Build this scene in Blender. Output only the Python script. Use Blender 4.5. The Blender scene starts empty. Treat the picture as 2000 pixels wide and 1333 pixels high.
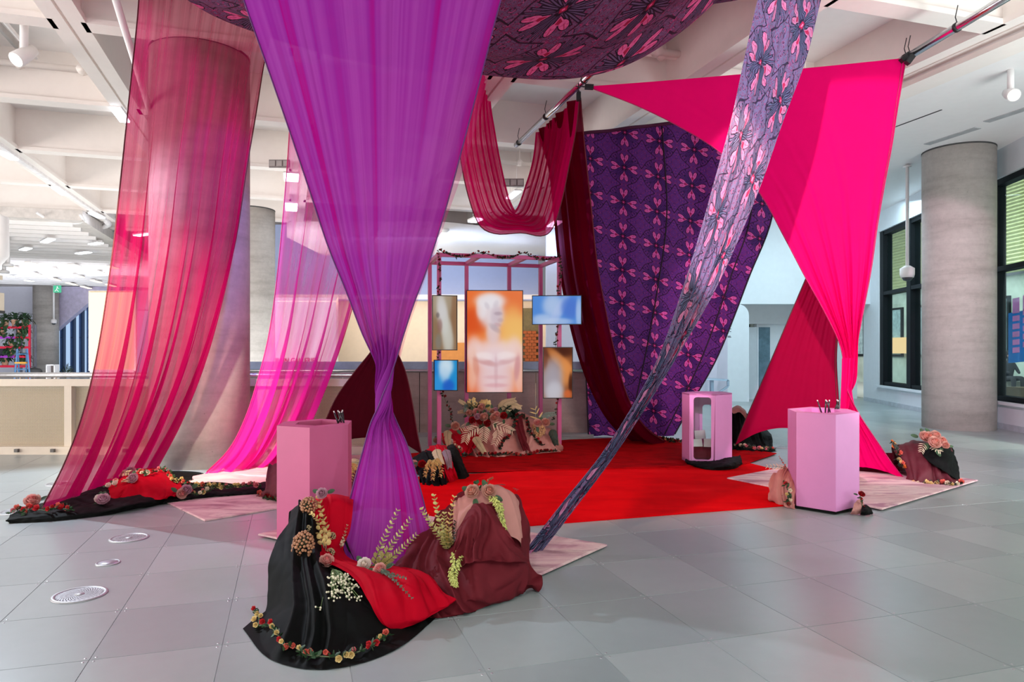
import bpy, bmesh, math, random
import numpy as np
from mathutils import Vector, Matrix, Quaternion, noise
from mathutils.bvhtree import BVHTree
rnd = random.Random(7)
S = bpy.context.scene
COL = S.collection
# ------------------------------------------------------------------ camera
FPX, HCAM, HY = 1390.0, 1.6, 684.0          # focal length in pixels of the 2000 px frame, eye height, horizon row
cam = bpy.data.objects.new('camera', bpy.data.cameras.new('camera'))
COL.objects.link(cam); S.camera = cam
cam.location = (0, 0, HCAM); cam.rotation_euler = (math.pi/2, 0, 0)
cam.data.sensor_width = 36; cam.data.lens = 36*FPX/2000
cam.data.shift_y = (HY-666.5)/2000
cam.data.clip_end = 300
# ------------------------------------------------------------------ view, world, lights
S.view_settings.view_transform = 'Standard'; S.view_settings.look = 'None'
S.view_settings.gamma = 1; S.view_settings.use_curve_mapping = False
S.view_settings.exposure = -0.25
S.cycles.max_bounces = 8; S.cycles.transparent_max_bounces = 24
S.cycles.sample_clamp_indirect = 4; S.cycles.use_adaptive_sampling = False
S.cycles.denoising_prefilter = 'ACCURATE'; S.cycles.denoising_input_passes = 'RGB_ALBEDO_NORMAL'
wd = bpy.data.worlds.new('world'); S.world = wd; wd.use_nodes = True
wd.node_tree.nodes['Background'].inputs[0].default_value = (0.86, 0.91, 1.0, 1)
wd.node_tree.nodes['Background'].inputs[1].default_value = 0.25
def area(name, loc, target, sx, sy, power, col):
    l = bpy.data.lights.new(name, 'AREA'); l.shape = 'RECTANGLE'; l.size = sx; l.size_y = sy
    l.energy = power; l.color = col
    o = bpy.data.objects.new(name, l); COL.objects.link(o); o.location = loc
    o.rotation_euler = (Vector(target)-Vector(loc)).to_track_quat('-Z', 'Y').to_euler()
    return o
def spot(name, loc, target, power, col, deg=40, blend=.3, r=.06):
    l = bpy.data.lights.new(name, 'SPOT'); l.energy = power; l.color = col
    l.spot_size = math.radians(deg); l.spot_blend = blend; l.shadow_soft_size = r
    o = bpy.data.objects.new(name, l); COL.objects.link(o); o.location = loc
    o.rotation_euler = (Vector(target)-Vector(loc)).to_track_quat('-Z', 'Y').to_euler()
    return o
area('front_ceiling_fill', (0, -6, 1.0), (0, 0, 5.6), 24, 4, 1520, (1, .96, .95))  # added fill emitter behind the camera, tilted up to brighten the ceiling
area('left_ceiling_fill', (-17, 3, 1.6), (-6, 7, 5.6), 12, 4, 2050, (1, .93, .89))  # added fill out of frame at the left, aimed up at the coffers
area('right_ceiling_fill', (8.6, 6, 1.0), (7.4, 10, 5.7), 4, 6, 880, (.93, .98, .97))  # added uplight near the floor, lifts the flat ceiling on the right
area('lift_lobby_light', (8, 18.5, 5.5), (8, 19.5, 0), 5, 4, 440, (.68, .90, 1))
area('gallery_light', (-1, 20.5, 4.7), (-1, 24.4, 4.2), 8, .6, 60, (.56, .70, 1))
area('gallery_cove_light', (-3, 23.2, 3.3), (-3, 24.6, 1.5), 12, .4, 75, (1, .66, .34))
area('street_daylight', (12.6, 24, 5.5), (17.4, 25.5, 3.6), 30, 3, 2200, (1, 1, .94))
area('atrium_fill', (-9, 20, .35), (-9, 21, 6), 14, 8, 950, (.94, .95, .95))  # added uplight close to the floor, unseen, brightens the ceiling beyond the balustrade
area('far_hall_fill', (-20, 29, .5), (-26, 43, 2.4), 18, .8, 1900, (.86, .90, 1))  # added low emitter kept out of sight behind the balustrade, fills the far walls
spot('pink_drape_spot', (-.2, .5, 5.5), (4.3, 9.0, 2.6), 4700, (1, .62, .80), 30, .12)
spot('right_pedestal_spot', (6.5, 2.0, 5.4), (3.6, 7.6, .4), 330, (1, .92, .94), 40, .4)
spot('right_column_spot', (9.3, 7.0, 5.4), (9.1, 14.2, .9), 3900, (1, .92, .80), 60, .6)
spot('left_floor_spot', (-7.6, 9.4, 5.6), (-3.2, 5.4, 0), 2300, (.74, .86, 1), 86, .3)
spot('violet_spot', (-2.4, 7.0, 4.5), (-4.0, 9.6, 2.4), 450, (.20, .30, 1), 60, .6)
spot('magenta_spot', (-0.6, 9.6, 4.4), (-2.6, 7.0, .2), 200, (1, .38, .9), 60, .5)
spot('peach_column_spot', (-2.6, 4.6, 4.6), (-4.3, 9.5, .4), 4200, (1, .88, .68), 34, .9)
spot('pile_spot', (-0.8, -0.5, 5.4), (-0.5, 4.8, .3), 400, (1, .90, .90), 26, .6)
spot('green_floor_spot', (3.5, -1.5, 5.4), (1.2, 4.2, 0), 420, (.60, 1, .88), 60, .7)
spot('right_floor_spot', (8.0, 1.0, 5.4), (4.5, 6.0, 0), 380, (.80, 1, .95), 70, .5)
spot('carpet_spot', (2.0, 6.0, 4.3), (1.4, 9.2, 0), 300, (1, .5, .35), 70, .5)

# ------------------------------------------------------------------ pixel helpers: a ray of the photograph, taken to its real depth
def W(px, py, Y):
    return Vector(((px-1000)/FPX*Y, Y, HCAM+(HY-py)/FPX*Y))
def G(px, py, z=0.0):
    return W(px, py, (HCAM-z)*FPX/(py-HY))
# ------------------------------------------------------------------ object helpers
def tag(o, label=None, cat=None, group=None, kind=None):
    if label: o['label'] = label
    if cat: o['category'] = cat
    if group: o['group'] = group
    if kind: o['kind'] = kind
    return o
def empty(name, loc, label=None, cat=None, group=None, kind=None):
    o = bpy.data.objects.new(name, None); COL.objects.link(o); o.location = loc
    o.empty_display_size = .1
    return tag(o, label, cat, group, kind)
def addmat(me, m):
    for x in (m if isinstance(m, (list, tuple)) else [m]): me.materials.append(x)
def mobj(name, verts, faces, m, parent=None, loc=(0, 0, 0), smooth=False, uv=None, midx=None, do_link=True):
    """verts are world coordinates; the object's origin is put at loc (or at its parent)"""
    L = Vector(loc)
    if parent is not None: L = Vector(parent.get('_w', tuple(parent.location)))
    va = np.asarray(verts, float).reshape(-1, 3) - np.array(L)
    me = bpy.data.meshes.new(name)
    me.from_pydata(va.tolist(), [], faces)
    if uv is not None:
        ul = me.uv_layers.new(name='UVMap')
        li = np.empty(len(me.loops), int); me.loops.foreach_get('vertex_index', li)
        ul.data.foreach_set('uv', np.asarray(uv, float)[li].ravel())
    addmat(me, m)
    if midx is not None: me.polygons.foreach_set('material_index', midx)
    if smooth: me.polygons.foreach_set('use_smooth', [True]*len(me.polygons))
    me.update()
    o = bpy.data.objects.new(name, me)
    if do_link: COL.objects.link(o)
    if parent is not None:
        o.parent = parent; o['_w'] = tuple(L)
    else: o.location = L; o['_w'] = tuple(L)
    return o
class MB:
    def __init__(s): s.v = []; s.f = []; s.sm = []
    def add(s, vs, fs, smooth=False):
        b = len(s.v); s.v += [tuple(x) for x in vs]; s.f += [tuple(b+i for i in f) for f in fs]; s.sm += [smooth]*len(fs); return s
    def box(s, c, d, rz=0, M=None):
        hx, hy, hz = d[0]/2, d[1]/2, d[2]/2
        p = [Vector((x*hx, y*hy, z*hz)) for z in (-1, 1) for y in (-1, 1) for x in (-1, 1)]
        R = Matrix.Rotation(rz, 3, 'Z') if M is None else M
        c = Vector(c)
        return s.add([c+R@q for q in p], [(0, 2, 3, 1), (4, 5, 7, 6), (0, 1, 5, 4), (2, 6, 7, 3), (0, 4, 6, 2), (1, 3, 7, 5)])
    def bar(s, a, b, w, h, up=(0, 0, 1)):
        a, b = Vector(a), Vector(b); d = (b-a); L = d.length; d.normalize()
        u = Vector(up); x = d.cross(u)
        if x.length < 1e-4: x = d.cross(Vector((1, 0, 0)))
        x.normalize(); z = x.cross(d)
        M = Matrix((x, d, z)).transposed()
        return s.box((a+b)/2, (w, L, h), M=M)
    def tube(s, pts, r, n=8, caps=True):
        pts = [Vector(p) for p in pts]; m = len(pts)
        rr = r if isinstance(r, (list, tuple)) else [r]*m
        t0 = (pts[1]-pts[0]).normalized(); x = t0.orthogonal().normalized()
        vs = []
        for i in range(m):
            t = (pts[min(i+1, m-1)]-pts[max(i-1, 0)]).normalized()
            x = (x-t*x.dot(t)).normalized(); y = t.cross(x)
            for k in range(n):
                a = 2*math.pi*k/n; vs.append(pts[i]+(x*math.cos(a)+y*math.sin(a))*rr[i])
        fs = [(i*n+k, i*n+(k+1) % n, (i+1)*n+(k+1) % n, (i+1)*n+k) for i in range(m-1) for k in range(n)]
        if caps: fs += [tuple(range(n-1, -1, -1)), tuple((m-1)*n+k for k in range(n))]
        return s.add(vs, fs, True)
    def prism(s, poly, z0, z1):
        n = len(poly)
        vs = [(p[0], p[1], z0) for p in poly]+[(p[0], p[1], z1) for p in poly]
        fs = [tuple(range(n-1, -1, -1)), tuple(range(n, 2*n))]+[(i, (i+1) % n, n+(i+1) % n, n+i) for i in range(n)]
        return s.add(vs, fs)
    def lathe(s, prof, c, n=24, M=None, caps=True):
        c = Vector(c); vs = []
        for r, z in prof:
            for k in range(n):
                a = 2*math.pi*k/n; q = Vector((r*math.cos(a), r*math.sin(a), z))
                vs.append(c+(M@q if M is not None else q))
        m = len(prof)
        fs = [(i*n+k, i*n+(k+1) % n, (i+1)*n+(k+1) % n, (i+1)*n+k) for i in range(m-1) for k in range(n)]
        if caps: fs += [tuple(range(n-1, -1, -1)), tuple((m-1)*n+k for k in range(n))]
        return s.add(vs, fs, True)
    def ball(s, c, r, n=6, m=4, sq=(1, 1, 1)):
        c = Vector(c); vs = [c+Vector((0, 0, -r*sq[2]))]
        for j in range(1, m):
            t = math.pi*j/m
            for k in range(n):
                a = 2*math.pi*k/n
                vs.append(c+Vector((r*math.sin(t)*math.cos(a)*sq[0], r*math.sin(t)*math.sin(a)*sq[1], -r*math.cos(t)*sq[2])))
        vs.append(c+Vector((0, 0, r*sq[2])))
        fs = [(0, 1+(k+1) % n, 1+k) for k in range(n)]
        for j in range(m-2):
            fs += [(1+j*n+k, 1+j*n+(k+1) % n, 1+(j+1)*n+(k+1) % n, 1+(j+1)*n+k) for k in range(n)]
        e = len(vs)-1; b = 1+(m-2)*n
        fs += [(b+k, b+(k+1) % n, e) for k in range(n)]
        return s.add(vs, fs, True)
    def build(s, name, m, parent=None, loc=(0, 0, 0), do_link=True):
        o = mobj(name, s.v, s.f, m, parent, loc, do_link=do_link)
        o.data.polygons.foreach_set('use_smooth', s.sm); return o
def struct(mb, name, m, parent=None):
    o = mb.build(name, m, parent)
    if parent is None: o['kind'] = 'structure'
    return o
def copy_tree(o, parent=None):
    c = o.copy(); COL.objects.link(c); c.parent = parent
    for ch in o.children: copy_tree(ch, c)
    return c
# ------------------------------------------------------------------ materials
MATS = {}
def newmat(name):
    m = bpy.data.materials.new(name); m.use_nodes = True; nt = m.node_tree
    for n in list(nt.nodes): nt.nodes.remove(n)
    out = nt.nodes.new('ShaderNodeOutputMaterial'); MATS[name] = m
    return m, nt, out
def nd(nt, t, **kw):
    n = nt.nodes.new(t)
    for k, v in kw.items():
        if k.startswith('i_'): n.inputs[k[2:].replace('_', ' ')].default_value = v
        else: setattr(n, k, v)
    return n
def c4(c): return (c[0], c[1], c[2], 1)
def srgb(r, g, b):
    f = lambda x: ((x/255+.055)/1.055)**2.4 if x > 10 else x/255/12.92
    return (f(r), f(g), f(b))
def ramp(nt, fac, stops):
    r = nt.nodes.new('ShaderNodeValToRGB'); e = r.color_ramp.elements
    while len(e) < len(stops): e.new(.5)
    for i, (p, c) in enumerate(stops): e[i].position = p; e[i].color = c4(c)
    nt.links.new(fac, r.inputs[0]); return r.outputs[0]
def noisy(nt, scale, detail=4, rough=.6, vec=None, stretch=None, coord='Object', dist=0):
    tc = nt.nodes.new('ShaderNodeTexCoord'); v = tc.outputs[coord]
    if stretch:
        mp = nd(nt, 'ShaderNodeMapping'); mp.inputs['Scale'].default_value = stretch
        nt.links.new(v, mp.inputs[0]); v = mp.outputs[0]
    n = nt.nodes.new('ShaderNodeTexNoise'); n.inputs['Scale'].default_value = scale
    n.inputs['Detail'].default_value = detail; n.inputs['Roughness'].default_value = rough; n.inputs['Distortion'].default_value = dist
    nt.links.new(v, n.inputs['Vector']); return n.outputs['Fac']
def mat(name, col, rough=.6, var=.12, scale=6, metal=0, bump=0, bscale=60, sheen=0, spec=.5, stretch=None, coat=0, trans=0):
    if name in MATS: return MATS[name]
    m, nt, out = newmat(name)
    p = nd(nt, 'ShaderNodeBsdfPrincipled')
    lo = tuple(max(0, x*(1-var)) for x in col); hi = tuple(min(1, x*(1+var)) for x in col)
    f = noisy(nt, scale, stretch=stretch)
    nt.links.new(ramp(nt, f, [(.3, lo), (.7, hi)]), p.inputs['Base Color'])
    p.inputs['Roughness'].default_value = rough; p.inputs['Metallic'].default_value = metal
    p.inputs['Specular IOR Level'].default_value = spec
    if sheen: p.inputs['Sheen Weight'].default_value = sheen
    if coat: p.inputs['Coat Weight'].default_value = coat
    if bump:
        b = nd(nt, 'ShaderNodeBump'); b.inputs['Strength'].default_value = bump; b.inputs['Distance'].default_value = .01
        nt.links.new(noisy(nt, bscale, stretch=stretch), b.inputs['Height']); nt.links.new(b.outputs[0], p.inputs['Normal'])
    sh = p.outputs[0]
    if trans:
        t = nd(nt, 'ShaderNodeBsdfTranslucent'); t.inputs[0].default_value = c4(col)
        mx = nd(nt, 'ShaderNodeMixShader'); mx.inputs[0].default_value = trans
        nt.links.new(sh, mx.inputs[1]); nt.links.new(t.outputs[0], mx.inputs[2]); sh = mx.outputs[0]
    nt.links.new(sh, out.inputs[0]); return m
def emis(name, col, strength):
    if name in MATS: return MATS[name]
    m, nt, out = newmat(name)
    e = nd(nt, 'ShaderNodeEmission'); e.inputs[0].default_value = c4(col); e.inputs[1].default_value = strength
    nt.links.new(e.outputs[0], out.inputs[0]); return m
def sheer(name, tint, col, lo, hi, stripes=26, gather=0, span=6):
    """thin voile: see-through between its threads, denser along the gathers that run down the cloth (UV u)"""
    m, nt, out = newmat(name)
    tr = nd(nt, 'ShaderNodeBsdfTransparent'); tr.inputs[0].default_value = c4(tint)
    d = nd(nt, 'ShaderNodeBsdfDiffuse'); d.inputs[0].default_value = c4(col)
    t = nd(nt, 'ShaderNodeBsdfTranslucent'); t.inputs[0].default_value = c4(col)
    m1 = nd(nt, 'ShaderNodeMixShader'); m1.inputs[0].default_value = .5
    nt.links.new(d.outputs[0], m1.inputs[1]); nt.links.new(t.outputs[0], m1.inputs[2])
    f = noisy(nt, 1.0, detail=3, rough=.55, stretch=(stripes, .22, 1), coord='UV')
    r = nd(nt, 'ShaderNodeMapRange'); r.inputs[1].default_value = .28; r.inputs[2].default_value = .74; r.interpolation_type = 'SMOOTHSTEP'
    r.inputs[3].default_value = lo; r.inputs[4].default_value = hi
    nt.links.new(f, r.inputs[0]); fac = r.outputs[0]
    if gather:                                  # the cloth is bunched closer towards its foot
        E.nt = nt; tc = nt.nodes.new('ShaderNodeTexCoord'); sp = nt.nodes.new('ShaderNodeSeparateXYZ'); nt.links.new(tc.outputs['UV'], sp.inputs[0])
        k = E(sp.outputs[1])*(-1.0/span); fac = E.op('MINIMUM', E(fac)+E.op('MAXIMUM', k-.45, 0)*gather, .94).v
    mx = nd(nt, 'ShaderNodeMixShader'); nt.links.new(fac, mx.inputs[0])
    nt.links.new(tr.outputs[0], mx.inputs[1]); nt.links.new(m1.outputs[0], mx.inputs[2])
    nt.links.new(mx.outputs[0], out.inputs[0]); return m
class E:
    """arithmetic on node sockets"""
    nt = None
    def __init__(s, v): s.v = v
    @staticmethod
    def op(o, *a):
        n = E.nt.nodes.new('ShaderNodeMath'); n.operation = o
        for i, x in enumerate(a):
            x = x.v if isinstance(x, E) else x
            if isinstance(x, (int, float)): n.inputs[i].default_value = x
            else: E.nt.links.new(x, n.inputs[i])
        return E(n.outputs[0])
    def __add__(s, o): return E.op('ADD', s, o)
    def __radd__(s, o): return E.op('ADD', o, s)
    def __sub__(s, o): return E.op('SUBTRACT', s, o)
    def __rsub__(s, o): return E.op('SUBTRACT', o, s)
    def __mul__(s, o): return E.op('MULTIPLY', s, o)
    def __rmul__(s, o): return E.op('MULTIPLY', o, s)
    def __truediv__(s, o): return E.op('DIVIDE', s, o)
    def __lt__(s, o): return E.op('LESS_THAN', s, o)
    def __gt__(s, o): return E.op('GREATER_THAN', s, o)
    def abs(s): return E.op('ABSOLUTE', s)
def mixc(nt, fac, a, b):
    n = nt.nodes.new('ShaderNodeMix'); n.data_type = 'RGBA'
    for k, x in ((0, fac), (6, a), (7, b)):
        x = x.v if isinstance(x, E) else x
        if isinstance(x, (int, float)): n.inputs[k].default_value = x
        elif isinstance(x, tuple): n.inputs[k].default_value = c4(x)
        else: nt.links.new(x, n.inputs[k])
    return n.outputs[2]
def print_mat(name, cell, bg1, bg2, bg3, line, petal, petal2, heart, trans=.2, warp=0, skew=.28, rim=None, vs=1.0, contour=.6):
    """kaleidoscope textile print: rosettes of four split hearts with radiating dark rays on a ground of winding lines (UV in metres)"""
    m, nt, out = newmat(name); E.nt = nt; rim = rim or petal2
    tc = nt.nodes.new('ShaderNodeTexCoord'); sp = nt.nodes.new('ShaderNodeSeparateXYZ')
    nt.links.new(tc.outputs['UV'], sp.inputs[0])
    u = E(sp.outputs[0])/cell; v = E(sp.outputs[1])/(cell*vs)
    if warp:
        u = u+(E(noisy(nt, 5, coord='UV', detail=2))-.5)*warp; v = v+(E(noisy(nt, 4.2, coord='UV', detail=2))-.5)*warp
    v = v+u*skew
    x = E.op('FRACT', u)-.5; y = E.op('FRACT', v)-.5
    ax = x.abs(); ay = y.abs()
    mm = E.op('MAXIMUM', ax, ay); nn = E.op('MINIMUM', ax, ay)
    r = E.op('SQRT', x*x+y*y); fo = E.op('ARCTAN2', nn, mm)      # fold angle 0..pi/4
    # mirrored coordinates so that the ground is symmetric inside each cell
    cb = nt.nodes.new('ShaderNodeCombineXYZ'); nt.links.new(mm.v, cb.inputs[0]); nt.links.new(nn.v, cb.inputs[1])
    def nz(scale, det=3, ro=.6):
        n = nt.nodes.new('ShaderNodeTexNoise'); n.inputs['Scale'].default_value = scale; n.inputs['Detail'].default_value = det; n.inputs['Roughness'].default_value = ro
        nt.links.new(cb.outputs[0], n.inputs['Vector']); return n.outputs['Fac']
    fine = nz(26, 3, .7)
    g = ramp(nt, fine, [(.34, bg1), (.45, bg2), (.54, bg1), (.64, bg3)])
    c1 = E.op('FRACT', E(nz(7, 1.5))*9)
    g = mixc(nt, (c1 < .17)*contour, g, line); g = mixc(nt, ((c1-.25).abs() < .05)*contour, g, rim)
    og = ((mm*.90+nn*.58-.50).abs() < .012)
    g = mixc(nt, og*.9, g, line)
    # straight rays between the hearts: long thin wedges, outlined
    for a0, l0 in ((.36, .40), (.52, .46), (.68, .43), (.785, .34)):
        wd2 = (fo-a0).abs()*r
        g = mixc(nt, (wd2 < .017)*(r < l0)*(r > .05)*.95, g, line)
        g = mixc(nt, (wd2 < .0065)*(r < l0-.03)*(r > .08)*.8, g, bg2)
    def lobe(cm, cn, rm, rn, tilt=.0):
        dm = mm-cm; dn = nn-cn; a = (dm*math.cos(tilt)+dn*math.sin(tilt))/rm; b = (dn*math.cos(tilt)-dm*math.sin(tilt))/rn
        return (a*a+b*b) < 1
    outl = E.op('MAXIMUM', (nn < (mm-.08)*.52)*(mm < .27), lobe(.290, .060, .112, .058, .30))
    h1 = E.op('MAXIMUM', (nn < (mm-.10)*.46)*(mm < .26), lobe(.288, .060, .10, .046, .30))
    h1 = h1*(1-(nn < (mm-.255)*.32)*(mm > .255))
    outl = outl*(1-(nn < (mm-.285)*.32)*(mm > .285))
    g = mixc(nt, outl, g, line)
    pc = ramp(nt, fine, [(.38, petal2), (.52, petal)])
    g = mixc(nt, h1, g, pc)
    h2 = (nn < (mm-.13)*.42)*(nn < (.245-mm)*1.2)
    g = mixc(nt, h2, g, heart)
    st2 = ((nn-(mm-.13)*.2-.03).abs() < .006)*(mm > .27)*h1
    g = mixc(nt, st2*.7, g, heart)
    g = mixc(nt, (mm < .045), g, line); g = mixc(nt, (mm < .036), g, heart); g = mixc(nt, (mm < .014), g, petal)
    p = nd(nt, 'ShaderNodeBsdfPrincipled'); p.inputs['Roughness'].default_value = .75; p.inputs['Specular IOR Level'].default_value = .25
    nt.links.new(g, p.inputs['Base Color'])
    t = nd(nt, 'ShaderNodeBsdfTranslucent'); nt.links.new(g, t.inputs[0])
    mx = nd(nt, 'ShaderNodeMixShader'); mx.inputs[0].default_value = trans
    nt.links.new(p.outputs[0], mx.inputs[1]); nt.links.new(t.outputs[0], mx.inputs[2])
    nt.links.new(mx.outputs[0], out.inputs[0]); return m
# ------------------------------------------------------------------ smooth surface through a net of points
def cr_matrix(n, N):
    """Catmull-Rom weights: n knots -> N samples"""
    M = np.zeros((N, n)); ts = np.linspace(0, n-1, N)
    for k, t in enumerate(ts):
        i = min(int(t), n-2); f = t-i
        w = [(-f+2*f*f-f**3)/2, (2-5*f*f+3*f**3)/2, (f+4*f*f-3*f**3)/2, (-f*f+f**3)/2]
        for d in range(4):
            j = i-1+d
            if j < 0: M[k, 0] += 2*w[d]; M[k, 1] -= w[d]
            elif j > n-1: M[k, n-1] += 2*w[d]; M[k, n-2] -= w[d]
            else: M[k, j] += w[d]
    return M
def curve(pts, N):
    return cr_matrix(len(pts), N) @ np.array([tuple(p) for p in pts], float)
def net_surface(net, nu, nv):
    A = np.array([[tuple(p) for p in row] for row in net], float)      # rows x cols x 3
    B = np.einsum('ai,ijk->ajk', cr_matrix(A.shape[0], nv), A)
    return np.einsum('bj,ajk->abk', cr_matrix(A.shape[1], nu), B)
def normals(P):
    du = np.gradient(P, axis=1); dv = np.gradient(P, axis=0)
    n = np.cross(du, dv); return n/np.maximum(np.linalg.norm(n, axis=2, keepdims=True), 1e-9)
def surf_obj(name, P, m, parent=None, loc=None, uvs=None):
    nv, nu = P.shape[:2]
    if uvs is None:
        lu = np.cumsum(np.r_[0, np.linalg.norm(np.diff(P, axis=1), axis=2).max(0)])
        lv = np.cumsum(np.r_[0, np.linalg.norm(np.diff(P, axis=0), axis=2).mean(1)])
        U, V = np.meshgrid(lu, -lv)
    else: U, V = uvs
    uv = np.stack([U, V], 2).reshape(-1, 2)
    idx = np.arange(nv*nu).reshape(nv, nu)
    f = np.stack([idx[:-1, :-1], idx[1:, :-1], idx[1:, 1:], idx[:-1, 1:]], 2).reshape(-1, 4).tolist()
    if loc is None: loc = P[-1].mean(0)
    return mobj(name, P.reshape(-1, 3), f, m, parent, loc, True, uv)
def wrinkle(P, amp, freq, seed=0, edge=True):
    """cloth creases: ridged noise along the normal"""
    n = normals(P); out = P.copy(); nv, nu = P.shape[:2]
    for a in range(nv):
        for b in range(nu):
            p = Vector(P[a, b])*freq+Vector((seed*7.3, seed*3.1, 0))
            w = noise.noise(p)+.5*(1-2*abs(noise.noise(p*2.1)))+.25*noise.noise(p*4.3)
            out[a, b] += n[a, b]*w*amp
    out[:, :, 2] = np.maximum(out[:, :, 2], .004)
    return out
BVHS = []
def cloth(name, net, m, amp=.012, freq=5, seed=0, nu=60, nv=60, parent=None, label=None, cat='cloth', lift=0, keep=True, folds=None):
    nu = int(nu*1.5); nv = int(nv*1.3)
    P = net_surface(net, nu, nv)
    if folds:
        # long creases that run down the cloth from its high edge, wandering a little
        k, fa = folds; n = normals(P); u = np.linspace(0, 1, nu); v = np.linspace(0, 1, nv)
        wd_ = np.array([[noise.noise(Vector((a*3, b*1.2, seed*5.1))) for a in u] for b in v])
        ph = 2*math.pi*(.55*k*u[None, :]+wd_*1.5)
        w = np.sin(ph)+.55*np.sin(ph*1.63+seed)+.3*(1-2*np.abs(np.sin(ph*1.31+2)))
        pr = (.25+.75*v**.8)*np.minimum(1, (1.02-v)*9)
        P = P+n*(w*fa*pr[:, None])[:, :, None]
    P[:, :, 2] = np.maximum(P[:, :, 2], .004)
    P = wrinkle(P, amp, freq, seed)
    P[:, :, 2] += lift
    o = surf_obj(name, P, m, parent, loc=(P[:, :, 0].mean(), P[:, :, 1].mean(), 0))
    if parent is None and label: tag(o, label, cat)
    if keep:
        idx = np.arange(nv*nu).reshape(nv, nu)
        f = np.stack([idx[:-1, :-1], idx[1:, :-1], idx[1:, 1:], idx[:-1, 1:]], 2).reshape(-1, 4).tolist()
        BVHS.append(BVHTree.FromPolygons([Vector(p) for p in P.reshape(-1, 3)], f))
    return o
def hit(px, py):
    """the point of the pile cloths (else the floor) that the photograph shows at a pixel, and its normal"""
    o = Vector((0, 0, HCAM)); d = (W(px, py, 1)-o).normalized(); best = None
    for b in BVHS:
        h = b.ray_cast(o, d)
        if h[0] is not None and (best is None or h[3] < best[2]): best = (h[0], h[1], h[3])
    if best is None or (py > HY+20 and (G(px, py)-o).length < best[2]):
        if py > HY+20: return G(px, py, .004), Vector((0, 0, 1))
        return None
    n = best[1] if best[1].dot(d) < 0 else -best[1]
    return best[0], n
# =================================================================== THE ROOM
YAW = 0.30211
EA = Vector((math.cos(YAW), math.sin(YAW), 0)); ED = Vector((-math.sin(YAW), math.cos(YAW), 0))    # across / along the building grid
def AB(a, b, z=0): 
    p = EA*a+ED*b; return Vector((p.x, p.y, z))
white = mat('white_paint', srgb(246, 243, 242), .55, .015)
warmwhite = mat('warm_white_paint', srgb(246, 238, 232), .55, .015)
cream = mat('cream_paint', srgb(215, 203, 184), .5, .03)
black = mat('black_metal', (.012, .013, .015), .45, .1)
steel = mat('brushed_steel', (.55, .56, .58), .3, .06, metal=1)
chrome = mat('chrome_tube', (.72, .72, .74), .18, .03, metal=1)
# --- floor: slab, tiles, screws
TI, TJ, T0 = .6384, .7380, Vector((-2.6183, 5.0781, 0))
def tilepos(i, j): return T0+EA*(i*TI)+ED*(j*TJ)
m, nt, out = newmat('floor_tile_grey'); E.nt = nt
geo = nd(nt, 'ShaderNodeNewGeometry'); sp = nd(nt, 'ShaderNodeSeparateXYZ'); nt.links.new(geo.outputs['Position'], sp.inputs[0])
gx, gy = E(sp.outputs[0])-T0.x, E(sp.outputs[1])-T0.y
ti = E.op('FLOOR', (gx*EA.x+gy*EA.y)/TI); tj = E.op('FLOOR', (gx*ED.x+gy*ED.y)/TJ)
cb = nd(nt, 'ShaderNodeCombineXYZ'); nt.links.new(ti.v, cb.inputs[0]); nt.links.new(tj.v, cb.inputs[1])
wn = nd(nt, 'ShaderNodeTexWhiteNoise'); wn.noise_dimensions = '2D'; nt.links.new(cb.outputs[0], wn.inputs['Vector'])
mp = nd(nt, 'ShaderNodeTexNoise'); mp.inputs['Scale'].default_value = 1.3; mp.inputs['Detail'].default_value = 1.5; nt.links.new(geo.outputs['Position'], mp.inputs['Vector'])
fi = nd(nt, 'ShaderNodeTexNoise'); fi.inputs['Scale'].default_value = 9; fi.inputs['Detail'].default_value = 3; nt.links.new(geo.outputs['Position'], fi.inputs['Vector'])
base = ramp(nt, wn.outputs['Value'], [(0, srgb(148, 158, 159)), (.5, srgb(157, 167, 167)), (1, srgb(166, 175, 175))])
sm = ramp(nt, fi.outputs['Fac'], [(.2, (.965, .965, .965)), (.8, (1.025, 1.025, 1.025))])
mu = nd(nt, 'ShaderNodeMix', data_type='RGBA', blend_type='MULTIPLY'); mu.inputs[0].default_value = 1
nt.links.new(base, mu.inputs[6]); nt.links.new(sm, mu.inputs[7])
p = nd(nt, 'ShaderNodeBsdfPrincipled'); nt.links.new(mu.outputs[2], p.inputs['Base Color'])
p.inputs['Roughness'].default_value = .28
nt.links.new(p.outputs[0], out.inputs[0]); tile_m = m
grout = mat('tile_joint_grey', srgb(176, 178, 180), .6)
fl = MB().box((0, 22, -.06), (90, 64, .112)).build('floor', grout); fl['kind'] = 'structure'
def tile_geo(i, j, mb):
    g, b = .0016, .0012
    c = [tilepos(i+x, j+y) for x, y in ((0, 0), (1, 0), (1, 1), (0, 1))]; ce = (c[0]+c[2])/2
    def ins(p, d): 
        q = p-ce; la, lb = q.dot(EA), q.dot(ED)
        return ce+EA*(la-math.copysign(d, la))+ED*(lb-math.copysign(d, lb))
    top = [ins(p, g+b) for p in c]; bot = [ins(p, g) for p in c]
    vs = [(p.x, p.y, 0) for p in top]+[(p.x, p.y, -.004) for p in bot]
    mb.add(vs, [(0, 1, 2, 3)]+[(4+k, 4+(k+1) % 4, (k+1) % 4, k) for k in range(4)])
cells = []
for i in range(-45, 60):
    for j in range(-8, 62):
        c = tilepos(i+.5, j+.5)
        if c.y < -3 or c.y > 50 or abs(c.x) > 42: continue
        q = [tilepos(i+x, j+y) for x, y in ((0, 0), (1, 0), (1, 1), (0, 1), (.5, .5))]
        vis = any(p.y > 2 and abs(p.x/p.y*FPX) < 1010 and 2224/p.y+HY < 1350 for p in q)
        cells.append((c.length if vis else 1e6+c.length, i, j))
cells.sort()
k0 = None; far = MB()
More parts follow.
